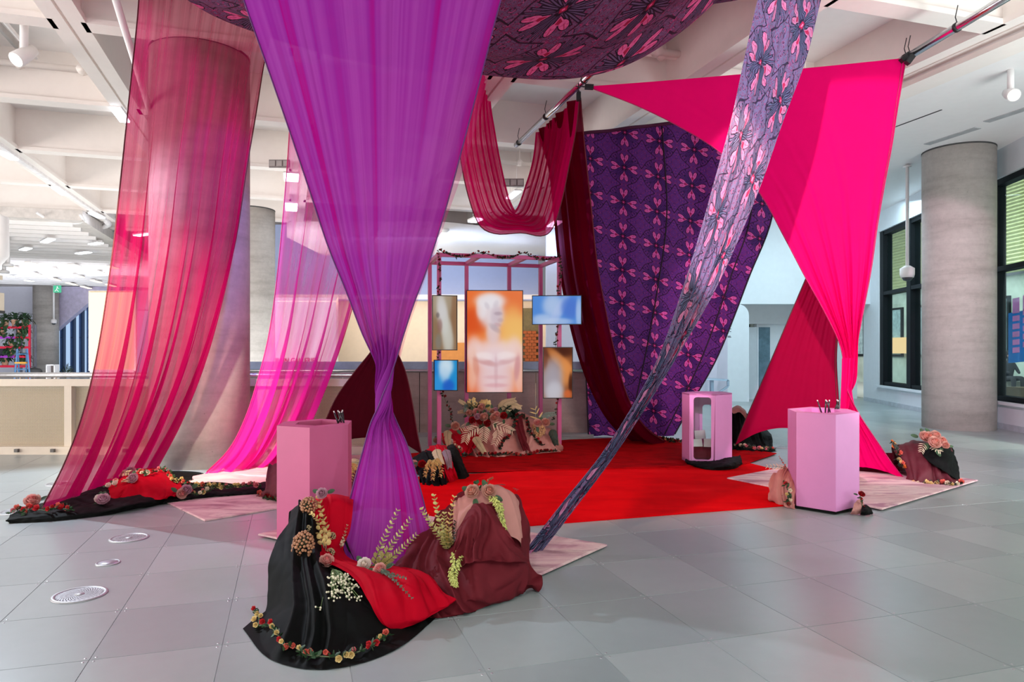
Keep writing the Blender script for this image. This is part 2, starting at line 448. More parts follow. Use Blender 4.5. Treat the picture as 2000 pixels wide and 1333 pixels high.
for n, (d, i, j) in enumerate(cells):
    if n < 290:
        if k0 is None:
            mb = MB(); tile_geo(i, j, mb); k0 = mb.build('floor_tile', tile_m, fl); ij0 = (i, j)
        else:
            o = k0.copy(); COL.objects.link(o); o.parent = fl
            o.location = k0.location+EA*((i-ij0[0])*TI)+ED*((j-ij0[1])*TJ)
    else: tile_geo(i, j, far)
far.build('floor_tiles', tile_m, fl)['kind'] = 'stuff'
sc = MB()
for n, (d, i, j) in enumerate(cells[:170]):
    c = tilepos(i, j)
    for sa in (-1, 1):
        for sb in (-1, 1):
            q = c+EA*sa*.025+ED*sb*.025
            sc.lathe([(.0065, -.002), (.0065, .0012), (.004, .0022)], (q.x, q.y, 0), 8)
sc.build('tile_screws', steel, fl)['kind'] = 'stuff'
# --- ceiling: slab, crossing beams, flanges
ZB, ZS = 5.78, 6.62
AS = [-5.6, -2.7, .2, 3.1, 6.0, 8.9]; BS = [-3.4, .05, 3.5, 6.95, 10.4, 13.8, 17.25, 20.7, 24.2, 27.6]
mb = MB()
def slab(a0, a1, b0, b1, z0, z1, mb):
    p = [AB(a0, b0), AB(a1, b0), AB(a1, b1), AB(a0, b1)]; mb.prism([(q.x, q.y) for q in p], z0, z1)
slab(-60, 9.3, -8, 60, ZS, ZS+.3, mb)
ceil = struct(mb, 'ceiling', white)
for a in AS:
    mb = MB()
    b1 = 26 if a > -3 else 25.9
    slab(a-.16, a+.16, -6, b1, ZB+.02, ZS, mb); slab(a-.22, a-.02, -6, b1, ZB-.02, ZB+.06, mb); slab(a+.02, a+.22, -6, b1, ZB-.02, ZB+.06, mb)
    mb.build('ceiling_beam', warmwhite, ceil)
for b in BS:
    for k in range(-2, len(AS)-1):
        a0 = AS[k]+.16 if k >= 0 else AS[0]+(k)*2.9+.16; a1 = AS[k+1]-.16 if k >= 0 else (AS[0]-.16 if k == -1 else AS[0]-2.9-.16)
        if k < 0: a0, a1 = AS[0]+2.9*k+.16, AS[0]+2.9*(k+1)-.16
        mb = MB(); slab(a0, a1, b-.1, b+.1, ZB+.02, ZS, mb); slab(a0, a1, b-.15, b+.15, ZB-.02, ZB+.05, mb)
        mb.build('cross_beam', warmwhite, ceil)
# pipes and panel lines up in the coffers
mb = MB()
for a0, a1, b in ((-8.4, -2.9, 13.4), (.35, 6, 9.9), (.35, 6, 16.85), (3.2, 8.7, 10.0)):
    mb.tube([AB(a0, b, 6.25), AB(a1, b, 6.25)], .055, 10)
    k = a0+.6
    while k < a1-.3:
        mb.tube([AB(k, b-.075, 6.25), AB(k, b+.075, 6.25)], .075, 8); mb.bar(AB(k, b, 6.25), AB(k, b, ZS), .02, .02); k += .9
tag(mb.build('sprinkler_pipe', warmwhite, ceil))
mb = MB()
for a, b0, b1 in ((-4.55, 10.6, 13.2), (-3.9, 10.6, 13.2), (1.2, 13.9, 17.0), (2.1, 13.9, 16.9), (1.6, 17.4, 20.5), (4.4, 7.1, 10.2)):
    mb.tube([AB(a, b0, 6.3), AB(a, b1, 6.3)], .03, 8)
mb.build('conduit', white, ceil)
mb = MB()
for a, b0, b1 in ((-4.2, 7.0, 13.3), (1.0, 10.6, 16.7), (2.35, 10.6, 16.7)):
    mb.bar(AB(a, b0, 6.5), AB(a, b1, 6.5), .05, .1)
mb.build('light_track', mat('track_grey', (.5, .49, .48), .5), ceil)
# flat lower ceiling over the window side
def RW(Y): return 10.5+.15*(Y-18.2)
NR = Vector((1, -.15, 0)).normalized()
def RWP(Y, off=0, z=0): q = Vector((RW(Y), Y, z))+NR*off; return q
mb = MB(); mb.prism([(q.x, q.y) for q in (AB(9.06, 2.2), RWP(4.7, .35), RWP(24, .35), AB(9.06, 22.3))], 5.7, ZS)
cl2 = struct(mb, 'ceiling_lower', white)
mb = MB(); slab(8.98, 9.3, -6, 26, 5.62, 5.70, mb); slab(9.38, 9.5, -6, 26, 5.66, 5.70, mb); mb.build('cove_lip', warmwhite, cl2)
mb = MB()
for b0, b1, a in ((9.4, 22, 10.6), (13, 15.4, 11.9)): slab(a-.012, a+.012, b0, b1, 5.69, 5.7005, mb)
mb.build('ceiling_slot', mat('slot_dark', (.05, .05, .05), .8), cl2)
mb = MB()
for px, py in ((1858, 266), (1985, 218)):
    c = G(px, py, 5.7) if False else W(px, py, 4.1*FPX/(HY-py)); mb.box((c.x, c.y, 5.695), (.16, 1.1, .02), YAW)
mb.build('air_slot', mat('vent_grey', (.42, .43, .44), .6), cl2)
# far lattice ceiling over the atrium on the left
mb = MB(); slab(-60, -5.9, 24, 60, 5.45, 5.75, mb)
latt = struct(mb, 'ceiling_far', mat('lattice_grey', srgb(222, 214, 208), .6))
mb = MB()
for k in range(26):
    b = 24.6+k*.9; mb.bar(AB(-40, b, 5.40), AB(-6.3, b, 5.40), .10, .12)
mb.build('lattice_rib', white, latt)
for k in range(12):                                      # round-nosed fins at the edge of the lattice
    mb = MB(); a = -6.4-k*2.3
    mb.tube([AB(a-.55, 23.6, 5.55), AB(a-.5, 24.2, 5.5), AB(a-.3, 24.55, 5.47), AB(a, 24.65, 5.45), AB(a+.3, 24.55, 5.47), AB(a+.5, 24.2, 5.5), AB(a+.55, 23.6, 5.55)], .045, 8)
    mb.build('fin_edge', white, latt)
# the bright boundary rim that turns a corner under the left coffers
p0, p1, p2 = AB(-5.6, 8, 5.75), AB(-5.6, 25.6, 5.75), AB(-14.8, 34.5, 5.4)
mb = MB(); mb.bar(p0, p1, .12, .10)
cr = [AB(-5.6, 25.5, 5.72), AB(-5.63, 26.0, 5.7), AB(-5.8, 26.35, 5.68), AB(-6.1, 26.65, 5.66)]
mb.tube(cr+[p2], .09, 8); struct(mb, 'trim_1', mat('rim_white', srgb(245, 240, 240), .4))
# soffit with a curved edge over the gallery behind the screens
def cpx(pts, Y0, n): return curve([W(x, y, Yd) for x, y, Yd in pts], n)
cv = cpx([(560, 452, 20.5), (700, 470, 20.5), (850, 468, 20.5), (920, 452, 21), (975, 425, 21.5), (1060, 405, 22), (1160, 398, 22.5)], 0, 40)
mb = MB(); top = [(p[0], p[1]) for p in cv]; back = [(12, 26), (-16, 26)]
n = len(top); vs = [(p[0], p[1], 4.85) for p in top]+[(p[0], p[1], 5.3) for p in top]+[(p[0], 26, 4.85) for p in top]+[(p[0], 26, 5.3) for p in top]
fs = [(i, i+1, n+i+1, n+i) for i in range(n-1)]+[(i, 2*n+i, 2*n+i+1, i+1) for i in range(n-1)]+[(n+i, n+i+1, 3*n+i+1, 3*n+i) for i in range(n-1)]
mb.add(vs, fs, True); struct(mb, 'ceiling_soffit', white)
# --- round concrete columns
def concrete(name, c1, c2, warm=None):
    m, nt, out = newmat(name); p = nd(nt, 'ShaderNodeBsdfPrincipled'); p.inputs['Roughness'].default_value = .65; p.inputs['Specular IOR Level'].default_value = .3
    f = noisy(nt, 1.3, detail=6, stretch=(.5, .5, 3.2)); a = ramp(nt, f, [(.3, c1), (.5, c2), (.72, tuple(x*1.12 for x in c2))])
    g = noisy(nt, 9, detail=8, rough=.7); b = ramp(nt, g, [(.35, (.88, .88, .88)), (.6, (1, 1, 1))])
    mu = nd(nt, 'ShaderNodeMix', data_type='RGBA', blend_type='MULTIPLY'); mu.inputs[0].default_value = 1
    nt.links.new(a, mu.inputs[6]); nt.links.new(b, mu.inputs[7])
    v = nd(nt, 'ShaderNodeTexVoronoi'); v.inputs['Scale'].default_value = 9; tc = nd(nt, 'ShaderNodeTexCoord'); nt.links.new(tc.outputs['Object'], v.inputs['Vector'])
    E.nt = nt; col = mixc(nt, (E(v.outputs['Distance']) < .055)*.7, mu.outputs[2], tuple(x*.45 for x in c1))
    nt.links.new(col, p.inputs['Base Color'])
    bp = nd(nt, 'ShaderNodeBump'); bp.inputs['Strength'].default_value = .25; bp.inputs['Distance'].default_value = .006
    nt.links.new(g, bp.inputs['Height']); nt.links.new(bp.outputs[0], p.inputs['Normal']); nt.links.new(p.outputs[0], out.inputs[0]); return m
conc = concrete('column_concrete', srgb(172, 165, 158), srgb(192, 186, 180))
def column(c, r, h, lab):
    mb = MB(); mb.lathe([(r, 0), (r, h)], (0, 0, 0), 64)
    mb.v = [(x+c[0], y+c[1], z) for x, y, z in mb.v]
    o = tag(mb.build('concrete_column', conc, loc=(c[0], c[1], 0)), lab, 'column')
    k = MB(); k.lathe([(r+.004, h-.03), (r+.004, h)], (c[0], c[1], 0), 64); k.build('shadow_gap', mat('gap_dark', (.06, .06, .06), .8), o)
column((-4.42, 10.1), .66, 5.78, 'thick round concrete column behind the long sheer crimson drape on the left')
column((9.17, 14.62), .66, 5.7, 'thick round concrete column in front of the black framed windows')
column((-7.45, 20.3), .66, 5.6, 'round concrete column half hidden behind the thick column on the left')
column((-27.5, 42), .66, 5.45, 'far round concrete column beside the red plant shelving')
# --- right wall with windows
coolwhite = mat('cool_white_paint', srgb(222, 230, 236), .5, .02)
YE, YN = 22.6, 3.0
mb = MB()
def wallbox(y0, y1, z0, z1, o0=0, o1=.35, M=mb):
    pl = [RWP(y0, o0), RWP(y1, o0), RWP(y1, o1), RWP(y0, o1)]; M.prism([(q.x, q.y) for q in pl], z0, z1)
wallbox(YN, YE, 0, .56); wallbox(YN, YE, 5.12, 5.7); wallbox(21.3, YE, .56, 5.12); wallbox(YN, 4.4, .56, 5.12)
struct(mb, 'wall_right', coolwhite)
mb = MB(); wallbox(YN, YE-.1, 0, .12, -.02, 0, mb); struct(mb, 'baseboard_right', mat('skirting_grey', srgb(186, 196, 204), .5))
mb = MB(); wallbox(4.4, 21.35, .50, .56, -.10, .2, mb); struct(mb, 'trim_2', coolwhite)
frame_m = mat('window_black', (.006, .009, .012), .6, spec=.2)
glass_m, nt, out = newmat('clear_glass')
gl = nd(nt, 'ShaderNodeBsdfGlossy'); gl.inputs['Roughness'].default_value = .02; tr = nd(nt, 'ShaderNodeBsdfTransparent'); tr.inputs[0].default_value = (.82, .92, .92, 1)
mx = nd(nt, 'ShaderNodeMixShader'); mx.inputs[0].default_value = .06
nt.links.new(tr.outputs[0], mx.inputs[1]); nt.links.new(gl.outputs[0], mx.inputs[2]); nt.links.new(mx.outputs[0], out.inputs[0])
ys = [21.3, 19.2, 17.1, 15.0, 12.9, 10.8, 8.7, 6.6, 4.4]
for k in range(8):
    y1, y0 = ys[k], ys[k+1]
    r = MB(); wallbox(y1-.26 if k == 0 else y1-.13, y1, .56, 5.12, .04, .3, r); wallbox(y0, y0+.13, .56, 5.12, .04, .3, r)
    wallbox(y0, y1, .56, .66, .06, .28, r); wallbox(y0, y1, 5.0, 5.12, .06, .28, r); wallbox(y0, y1, 3.22, 3.32, .05, .28, r)
    w = r.build('window_%d' % (k+1), frame_m); w['kind'] = 'structure'
    for z0, z1 in ((.66, 3.22), (3.32, 5.0)):
        g = MB(); wallbox(y0+.13, y1-(.26 if k == 0 else .13), z0, z1, .16, .175, g); g.build('pane', glass_m, w)
# outside: ribbed metal canopy, building, mural board
rib = mat('corrugated_metal', srgb(170, 176, 130), .35, .15, metal=.4)
ob = empty('neighbour_building', (17, 16, 0), 'ribbed metal building seen through the right hand windows', 'building')
bw = mat('outside_wall', srgb(170, 184, 176), .7, .25, 1.5)
MB().box((17.6, 33, 1.9), (.4, 62, 4.6)).build('wall', bw, ob)
for k in range(26):
    mb = MB(); z = 4.3+.14*k
    mb.tube([(16.9+.04*k, 4, z), (16.9+.04*k, 62, z)], .085, 6); mb.build('metal_rib', rib, ob)
wdm = mat('outside_window', (.30, .42, .46), .15, .3)
for k in range(14):
    w = MB().box((17.36, 9+k*3.4, 2.4), (.1, 2.4, 2.2)).build('window', frame_m, ob)
    MB().box((17.30, 9+k*3.4, 2.4), (.04, 2.2, 2.0)).build('pane', wdm, w)
MB().box((17.2, 31.5, 1.8), (.3, 2.2, .7)).build('lit_panel', emis('shop_glow', (1, .62, .3), 1.6), ob)
pv = MB().box((14.7, 30, -.04), (6.0, 70, .1)); struct(pv, 'ground_outside', mat('paving', srgb(168, 176, 174), .8, .1))
pl = MB().prism([(13.0, 9.0), (14.6, 9.0), (14.8, 19), (13.2, 19)], 0, .62); tag(pl.build('planter_wall', mat('planter_brown', srgb(120, 100, 84), .8, .2), loc=(14, 14, 0)), 'long low brown planter wall outside behind the round column', 'planter')
mural = empty('mural_board', (14.0, 17.6, 1.4), 'blue outdoor mural board with rows of pink rectangles', 'mural')
bl = mat('mural_blue', srgb(40, 120, 200), .5); pk = mat('mural_pink', srgb(216, 130, 190), .5)
mbx = [(x, z) for x, z in ((0, 0), (.5, .10), (1.2, .34), (2.0, .46), (2.0, 2.25), (1.2, 1.75), (.5, 1.5), (0, 1.4))]
ML = Vector((13.25, 19.0, 1.25)); MD = (Vector((13.6, 15.0, 1.25))-ML).normalized()
MNn = Vector((-MD.y, MD.x, 0))
if MNn.x > 0: MNn = -MNn
def MP(s, z, off): return ML+MD*s*2+Vector((0, 0, z*.95))+MNn*off
vs = [MP(x, z, 0) for x, z in mbx]+[MP(x, z, -.06) for x, z in mbx]
mobj('board', vs, [tuple(range(8)), tuple(range(15, 7, -1))]+[(i, (i+1) % 8, 8+(i+1) % 8, 8+i) for i in range(8)], bl, mural)
for c in range(11):
    for r_ in range(6):
        s0 = .08+c*.17; z0 = .28+.06*c+r_*.22+(.1 if c % 2 else 0)
        if r_ == 5: z0, hh = 1.38+.06*c, .42
        else: hh = .15
        vs = [MP(s0, z0, .015), MP(s0+.11, z0+.02, .015), MP(s0+.11, z0+hh+.02, .015), MP(s0, z0+hh, .015)]
        vs += [v-MNn*.012 for v in vs]
        mobj('pink_block', vs, [(0, 1, 2, 3)]+[(i, (i+1) % 4, 4+(i+1) % 4, 4+i) for i in range(4)], pk, mural)
# --- back wall with the lifts
YB = 22.0
mb = MB()
def bw_(x0, x1, z0, z1, y0=YB, y1=YB+.35, M=None): (M or mb).box(((x0+x1)/2, (y0+y1)/2, (z0+z1)/2), (x1-x0, y1-y0, z1-z0))
XN = (1463-1000)/FPX*YB
bw_(6.25, XN-.35, 0, 3.02); bw_(6.25, 11.3, 3.02, 5.7)
# rounded jamb corner
n = 10; vs = []
for k in range(n+1):
    a = math.pi/2*k/n; vs.append((XN-.35+.35*math.sin(a), 3.02-.35+.35*math.cos(a)))
poly = [(XN-.35, 0)]+[(XN, 0)]+[(x, z) for x, z in reversed(vs)]
mb.add([(x, YB, z) for x, z in poly]+[(x, YB+.35, z) for x, z in poly], [tuple(range(len(poly))), ]+[(i, len(poly)+i, len(poly)+(i+1) % len(poly), (i+1) % len(poly)) for i in range(len(poly))])
bw_(XN-.4, 11.3, 2.45, 3.4, YB+1.2, YB+1.5); bw_(XN+.68, 11.3, 0, 2.45, YB+1.3, YB+1.5); bw_(6.6, XN, 0, 3.02, YB+1.2, YB+1.5)
struct(mb, 'wall_back', coolwhite)
mb = MB(); bw_(6.2, 6.6, 0, 5.7, YB+.5, YB+.8); bw_(1.0, 6.3, 0, 5.7, YB-1.2, YB-.8); bw_(6.0, 6.3, 0, 5.7, YB-1.2, YB+.6)
struct(mb, 'wall_centre', mat('lavender_white', srgb(206, 208, 226), .5, .02))
lift = empty('lift_door', (XN+.45, YB+1.25, 0), 'pale steel lift door in the white recess of the back wall', 'door')
MB().box((XN+.33, YB+1.13, 1.17), (.62, .05, 2.34)).build('door_leaf', mat('lift_steel', srgb(206, 216, 224), .3, .03, metal=.3), lift)
MB().box((XN+.86, YB+1.16, 1.17), (.40, .05, 2.34)).build('door_glass', mat('lift_glass', srgb(96, 122, 136), .15, .2), lift)
MB().box((XN+.65, YB+1.10, 1.17), (.03, .05, 2.34)).build('door_edge', coolwhite, lift)
def wp(px, py, Y=YB): return W(px, py, Y)
c = wp(1403.5, 711); pn = tag(MB().box((c.x, YB-.012, c.z), (.14, .02, .34)).build('lift_call_panel', steel, loc=(c.x, YB-.02, c.z-.17)), 'steel lift call button panel with two lit arrows on the back wall', 'panel')
for s in (-1, 1):
    z = c.z-.04+s*.03; mb = MB(); mb.add([(c.x-.012+.02, YB-.024, z-s*.015), (c.x+.012+.02, YB-.024, z-s*.015), (c.x+.02, YB-.024, z+s*.015)], [(0, 1, 2)]); mb.build('lit_arrow', emis('lit_white', (1, 1, 1), 2.5), pn)
c = wp(1407, 655); tag(MB().box((c.x, YB-.01, c.z), (.05, .02, .2)).build('card_reader', steel, loc=(c.x, YB-.01, c.z)), 'small steel plate half behind the printed panel edge', 'plate')
dirs = empty('wall_directory', wp(1413, 660), 'small dark directory lettering on the white back wall', 'sign')
ink = mat('lettering_dark', (.03, .04, .06), .6)
for py, segs in ((636, ((1413, 1415), (1417, 1423), (1424, 1428))), (639.5, ((1413, 1415), (1417, 1423))), (643, ((1413, 1415), (1417, 1425), (1426, 1428))), (644.8, ((1417, 1422),)), (648, ((1413, 1415), (1417, 1423), (1425, 1428))), (650, ((1417, 1422),)), (652, ((1417, 1421),)), (657, ((1413, 1417), (1418, 1427))), (659, ((1419, 1428),))):
    mb = MB()
    for a, b in segs:
        p, q = wp(a, py), wp(b, py); mb.box(((p.x+q.x)/2, YB-.004, p.z), (q.x-p.x, .008, .019))
    mb.build('text_line', ink, dirs)
hr = empty('stair_handrail', W(1400, 745, 20.3), 'bent steel handrail end in front of the white back wall', 'handrail')
pts = [W(1330, 738, 20.3), W(1422, 743, 20.3), W(1422, 755, 20.3), W(1402, 769, 20.3)]
mb = MB(); [mb.bar(pts[k], pts[k+1], .05, .06) for k in range(3)]; mb.build('rail', mat('rail_blue_steel', srgb(120, 140, 160), .3, metal=.8), hr)
mb = MB(); mb.bar(W(1390, 741, 20.4), (W(1390, 741, 20.4).x, 20.4, 0), .16, .08); mb.build('post', mat('post_blue', srgb(140, 165, 190), .5), hr)
# --- gallery across the atrium
bluewall = mat('blue_grey_wall', srgb(160, 174, 212), .55, .02); beige = mat('gallery_beige', srgb(240, 222, 196), .6, .03)
mb = MB(); mb.box((-5.6, 24.6, 4.6), (13.0, .4, 2.6)); struct(mb, 'wall_gallery', bluewall)
mb = MB(); mb.box((-5.3, 25.0, 1.7), (12.6, .4, 3.4)); mb.box((1.15, 24.7, 1.7), (.3, .8, 3.4)); struct(mb, 'wall_gallery_lower', beige)
MB().box((-5.6, 24.45, 3.42), (13, .12, .16)).build('trim_3', white)['kind'] = 'structure'
c0, c1 = W(840, 653, 24.7), W(912, 708, 24.7)
tag(MB().box(((c0.x+c1.x)/2, 24.76, .9), (c1.x-c0.x, .06, 1.9)).build('orange_wall_panel', mat('orange_panel', srgb(226, 150, 74), .5, .06), loc=((c0.x+c1.x)/2, 24.7, 0)), 'orange wall panel on the lit beige wall behind the tall left screen', 'panel')
br = empty('brick_pier', W(1030, 708, 24.6), 'dim opening with an orange brick pier beside the big screen', 'pier')
MB().box((W(1034, 600, 24.6).x, 24.72, 1.75), (.75, .05, 2.6)).build('dark_opening', mat('dim_olive', srgb(120, 108, 72), .6, .2), br)
brm = mat('brick_orange', srgb(176, 92, 44), .7, .2); mb0 = None
for r_ in range(13):
    for c_ in range(3):
        x = W(1025, 0, 24.5).x+.16*c_+(.08 if r_ % 2 else 0); z = .95+r_*.105
        if mb0 is None: mb0 = MB().box((x, 24.62, z), (.15, .1, .095)).build('brick', brm, br); x0, z0_ = x, z
        else:
            o = mb0.copy(); COL.objects.link(o); o.parent = br; o.location = (mb0.location.x+x-x0, mb0.location.y, mb0.location.z+z-z0_)
# lettering on the white wall behind the pink sheer
wt = MB().box((-8.0, 23.2, 1.5), (4.6, .3, 3.6)); struct(wt, 'wall_letters', white)
fc = bpy.data.curves.new('gallery_lettering', 'FONT'); fc.body = 'HILLIN GALLERIES'; fc.size = .24; fc.extrude = .01; fc.space_character = 1.02
to = bpy.data.objects.new('gallery_lettering', fc); COL.objects.link(to); bpy.context.view_layer.update()
me = bpy.data.meshes.new_from_object(to); bpy.data.objects.remove(to)
xs = [v.co.x for v in me.vertices]; p0, p1 = W(530, 710, 23.0), W(619, 710, 23.0)
sx = (p1.x-p0.x)/(max(xs)-min(xs)); 
for v in me.vertices: v.co.x *= sx
me.materials.clear(); me.materials.append(mat('letter_red', srgb(200, 50, 70), .5))
lo = bpy.data.objects.new('gallery_lettering', me); COL.objects.link(lo); lo.location = (p0.x, 23.03, p0.z); lo.rotation_euler = (math.pi/2, 0, 0)
tag(lo, 'red block capital lettering on the white wall behind the pink sheer drape', 'lettering')
tag(MB().box((-8.0, 23.0, 1.02), (4.4, .06, .04)).build('light_strip', emis('warm_strip', (1, .75, .45), 4), loc=(-8, 23, 1)), 'thin glowing warm light strip below the red wall lettering', 'light strip')
# --- parapet and balustrade
pw = empty('concrete_parapet', (0, 13.4, 0), 'brown grey concrete parapet wall behind the pink screen frame', 'parapet')
pcon = concrete('parapet_concrete', srgb(150, 128, 126), srgb(170, 148, 146))
for x0, x1 in ((-6.2, -3.9), (-3.9, -1.74), (-1.74, .45), (.45, 1.5)):
    MB().box(((x0+x1)/2+.0, 13.5, .59), (x1-x0-.014, .2, 1.18)).build('concrete_panel', pcon, pw)
MB().box((-2.35, 13.42, 1.285), (7.7, .12, .19)).build('cap_band', mat('band_blue_grey', srgb(140, 154, 178), .4, metal=.3), pw)
MB().tube([(-6.2, 13.34, 1.21), (1.5, 13.34, 1.21)], .03, 10).build('handrail', steel, pw)
MB().box((-2.35, 13.3, .02), (7.7, .5, .05)).build('kerb', mat('kerb_grey', srgb(150, 152, 158), .5), pw)
bal = empty('balustrade', (-6.5, 10.9, 0), 'cream mesh balustrade with round handrail along the atrium edge', 'balustrade')
YBL = 10.95
m, nt, out = newmat('perforated_sheet'); E.nt = nt
tc = nd(nt, 'ShaderNodeTexCoord'); sp = nd(nt, 'ShaderNodeSeparateXYZ'); nt.links.new(tc.outputs['Object'], sp.inputs[0])
X, Z = E(sp.outputs[0])/.020, E(sp.outputs[2])/.0125
row = E.op('FLOOR', Z); fx = E.op('FRACT', X+E.op('MODULO', row, 2)*.5)-.5; fz = E.op('FRACT', Z)-.5
hole = (fx*fx*1.2+fz*fz) < .105
pz = nd(nt, 'ShaderNodeBsdfPrincipled'); pz.inputs['Base Color'].default_value = c4(srgb(196, 180, 152)); pz.inputs['Roughness'].default_value = .5
trn = nd(nt, 'ShaderNodeBsdfTransparent'); trn.inputs[0].default_value = (.5, .5, .5, 1); mx = nd(nt, 'ShaderNodeMixShader')
nt.links.new(hole.v, mx.inputs[0]); nt.links.new(pz.outputs[0], mx.inputs[1]); nt.links.new(trn.outputs[0], mx.inputs[2]); nt.links.new(mx.outputs[0], out.inputs[0]); mesh_m = m
posts = [-9.4, -6.81, -4.22, -1.9]
for k in range(3):
    x0, x1 = posts[k]+.07, posts[k+1]-.07
    MB().box(((x0+x1)/2, YBL+.05, .60), (x1-x0, .006, 1.0)).build('mesh_panel', mesh_m, bal)
for x in posts: MB().box((x, YBL+.02, .58), (.11, .12, 1.1)).build('post', cream, bal)
MB().box((-5.65, YBL, 1.10), (7.6, .1, .11)).build('top_beam', cream, bal)
MB().tube([(-9.5, YBL-.02, 1.215), (-1.85, YBL-.02, 1.215)], .042, 12).build('handrail', mat('rail_silver', (.6, .6, .62), .3, metal=.8), bal)
MB().box((-5.65, YBL, .06), (7.6, .16, .12)).build('bottom_flange', cream, bal)
for x in np.arange(-9.2, -2, .55):
    MB().box((x, YBL-.1, .065), (.055, .05, .05)).build('bracket', mat('bracket_dark', (.12, .11, .1), .5), bal)
    MB().tube([(x, YBL-.02, 1.15), (x, YBL-.02, 1.2)], .01, 6).build('rail_pin', cream, bal)
# --- far left hall
farw = mat('far_wall', srgb(232, 232, 244), .6, .02)
mb = MB(); mb.box((-37, 43.4, 2.7), (18, .4, 5.6)); struct(mb, 'wall_far', farw)
mb = MB(); mb.add([W(109, 560, 42.75), W(233, 560, 42.75), W(233, 575, 42.75), W(175, 590, 42.75), W(109, 646, 42.75)], [(0, 1, 2, 3, 4)])
v0 = list(mb.v); mb.add([(x, y+.4, z) for x, y, z in v0], [(4, 3, 2, 1, 0)]); mb.f += [(k, 5+k, 5+(k+1) % 5, (k+1) % 5) for k in range(5)]; mb.sm += [False]*5
struct(mb, 'wall_slant', mat('slant_lavender', srgb(204, 196, 222), .6))
mb = MB(); mb.box((-22, 46, 2.7), (22, .3, 6)); struct(mb, 'wall_far_right', farw)
fw = empty('window_9', (-26, 44.6, 0)); fw['kind'] = 'structure'
MB().box((-26, 45.4, 1.8), (8, .1, 4.6)).build('pane', emis('daylight_glass', (.50, .70, 1), 1.05), fw)
for px in (121, 141, 158, 173):
    mb = MB(); x = W(px, 0, 43.9).x; mb.box((x, 43.9, 2.2), (.09, .25, 4.4)); mb.build('mullion', mat('mullion_blue', srgb(70, 100, 150), .4), fw)
    mb = MB(); mb.box((x+.12, 43.95, 2.2), (.03, .25, 4.4)); mb.box((x+.06, 43.8, 2.35), (.16, .1, .04)); mb.build('mullion_cover', mat('cover_navy', srgb(40, 56, 90), .4), fw)
led = empty('video_wall', W(216, 725, 35), 'tall glowing white video wall seen partly through the crimson drape', 'screen')
a, b = W(173, 571, 35), W(259, 722, 35)
MB().box(((a.x+b.x)/2, 35.1, (a.z+b.z)/2), (b.x-a.x, .12, a.z-b.z)).build('glowing_face', emis('led_white', (1, .80, .48), 2.3), led)
MB().box(((a.x+b.x)/2, 35.2, (a.z+b.z)/2), (b.x-a.x+.16, .14, a.z-b.z+.16)).build('casing', cream, led)
MB().box(((a.x+b.x)/2, 35.2, b.z/2-.02), (b.x-a.x, .2, b.z)).build('plinth', mat('plinth_grey', (.5, .47, .45), .6), led)
# =================================================================== RUGS AND CARPETS
def rug_mat(name, stops, scale=1.6, rough=.9, stretch=(1, 2.2, 1), bump=.5):
    m, nt, out = newmat(name); p = nd(nt, 'ShaderNodeBsdfPrincipled'); p.inputs['Roughness'].default_value = rough; p.inputs['Specular IOR Level'].default_value = .03
    f = noisy(nt, scale, detail=7, rough=.65, stretch=stretch, dist=.6); nt.links.new(ramp(nt, f, stops), p.inputs['Base Color'])
    b = nd(nt, 'ShaderNodeBump'); b.inputs['Strength'].default_value = bump; b.inputs['Distance'].default_value = .01
    nt.links.new(noisy(nt, 120, detail=4), b.inputs['Height']); nt.links.new(b.outputs[0], p.inputs['Normal']); nt.links.new(p.outputs[0], out.inputs[0]); return m
redc = rug_mat('red_carpet', [(.3, srgb(192, 3, 12)), (.55, srgb(216, 5, 16)), (.75, srgb(224, 20, 24))], 1.2)
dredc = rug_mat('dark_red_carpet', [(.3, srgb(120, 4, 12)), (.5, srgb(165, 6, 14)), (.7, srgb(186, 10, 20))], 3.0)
pinkr = rug_mat('blush_rug', [(.34, srgb(166, 118, 132)), (.44, srgb(206, 166, 172)), (.54, srgb(228, 200, 196)), (.64, srgb(184, 140, 154))], 1.5, stretch=(.7, 2.6, 1))
def rug(name, pts, z0, z1, m, lab, cat):
    n = len(pts); ce = sum((Vector((p[0], p[1], 0)) for p in pts), Vector())/n
    pts = [Vector((p[0], p[1], 0)) for p in pts]
    mb = MB(); b = .008
    ins = [p+(ce-p).normalized()*b*1.4 for p in pts]
    vs = [(p.x, p.y, z1) for p in ins]+[(p.x, p.y, z1-.006) for p in pts]+[(p.x, p.y, z0) for p in pts]
    fs = [tuple(range(n))]+[(n+i, n+(i+1) % n, (i+1) % n, i) for i in range(n)]+[(2*n+i, 2*n+(i+1) % n, n+(i+1) % n, n+i) for i in range(n)]
    if (pts[1]-pts[0]).cross(pts[2]-pts[1]).z < 0: fs = [f[::-1] for f in fs]
    mb.add(vs, fs)
    return tag(mb.build(name, m, loc=(ce.x, ce.y, 0)), lab, cat)
u, v = Vector((.954, .30, 0)), Vector((-.30, .954, 0)); A0 = Vector((0, 6.40, 0))
rug('red_carpet', [A0-u*1.6, A0+u*4.26, A0+u*4.26+v*2.75, A0-u*1.6+v*2.75], .001, .014, redc, 'broad bright red carpet on the grey tiles in front of the window pedestal', 'carpet')
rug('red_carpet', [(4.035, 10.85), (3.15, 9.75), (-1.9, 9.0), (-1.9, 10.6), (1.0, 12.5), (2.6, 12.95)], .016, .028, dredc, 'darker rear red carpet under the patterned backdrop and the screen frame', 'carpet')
R, C_, L_ = Vector((.769, 5.75, 0)), Vector((-.01, 4.71, 0)), Vector((-2.17, 6.08, 0))
rug('blush_rug', [C_, R, R+L_-C_, L_], .016, .030, pinkr, 'pale blush rug under the front fabric mound and the left pedestal', 'rug')
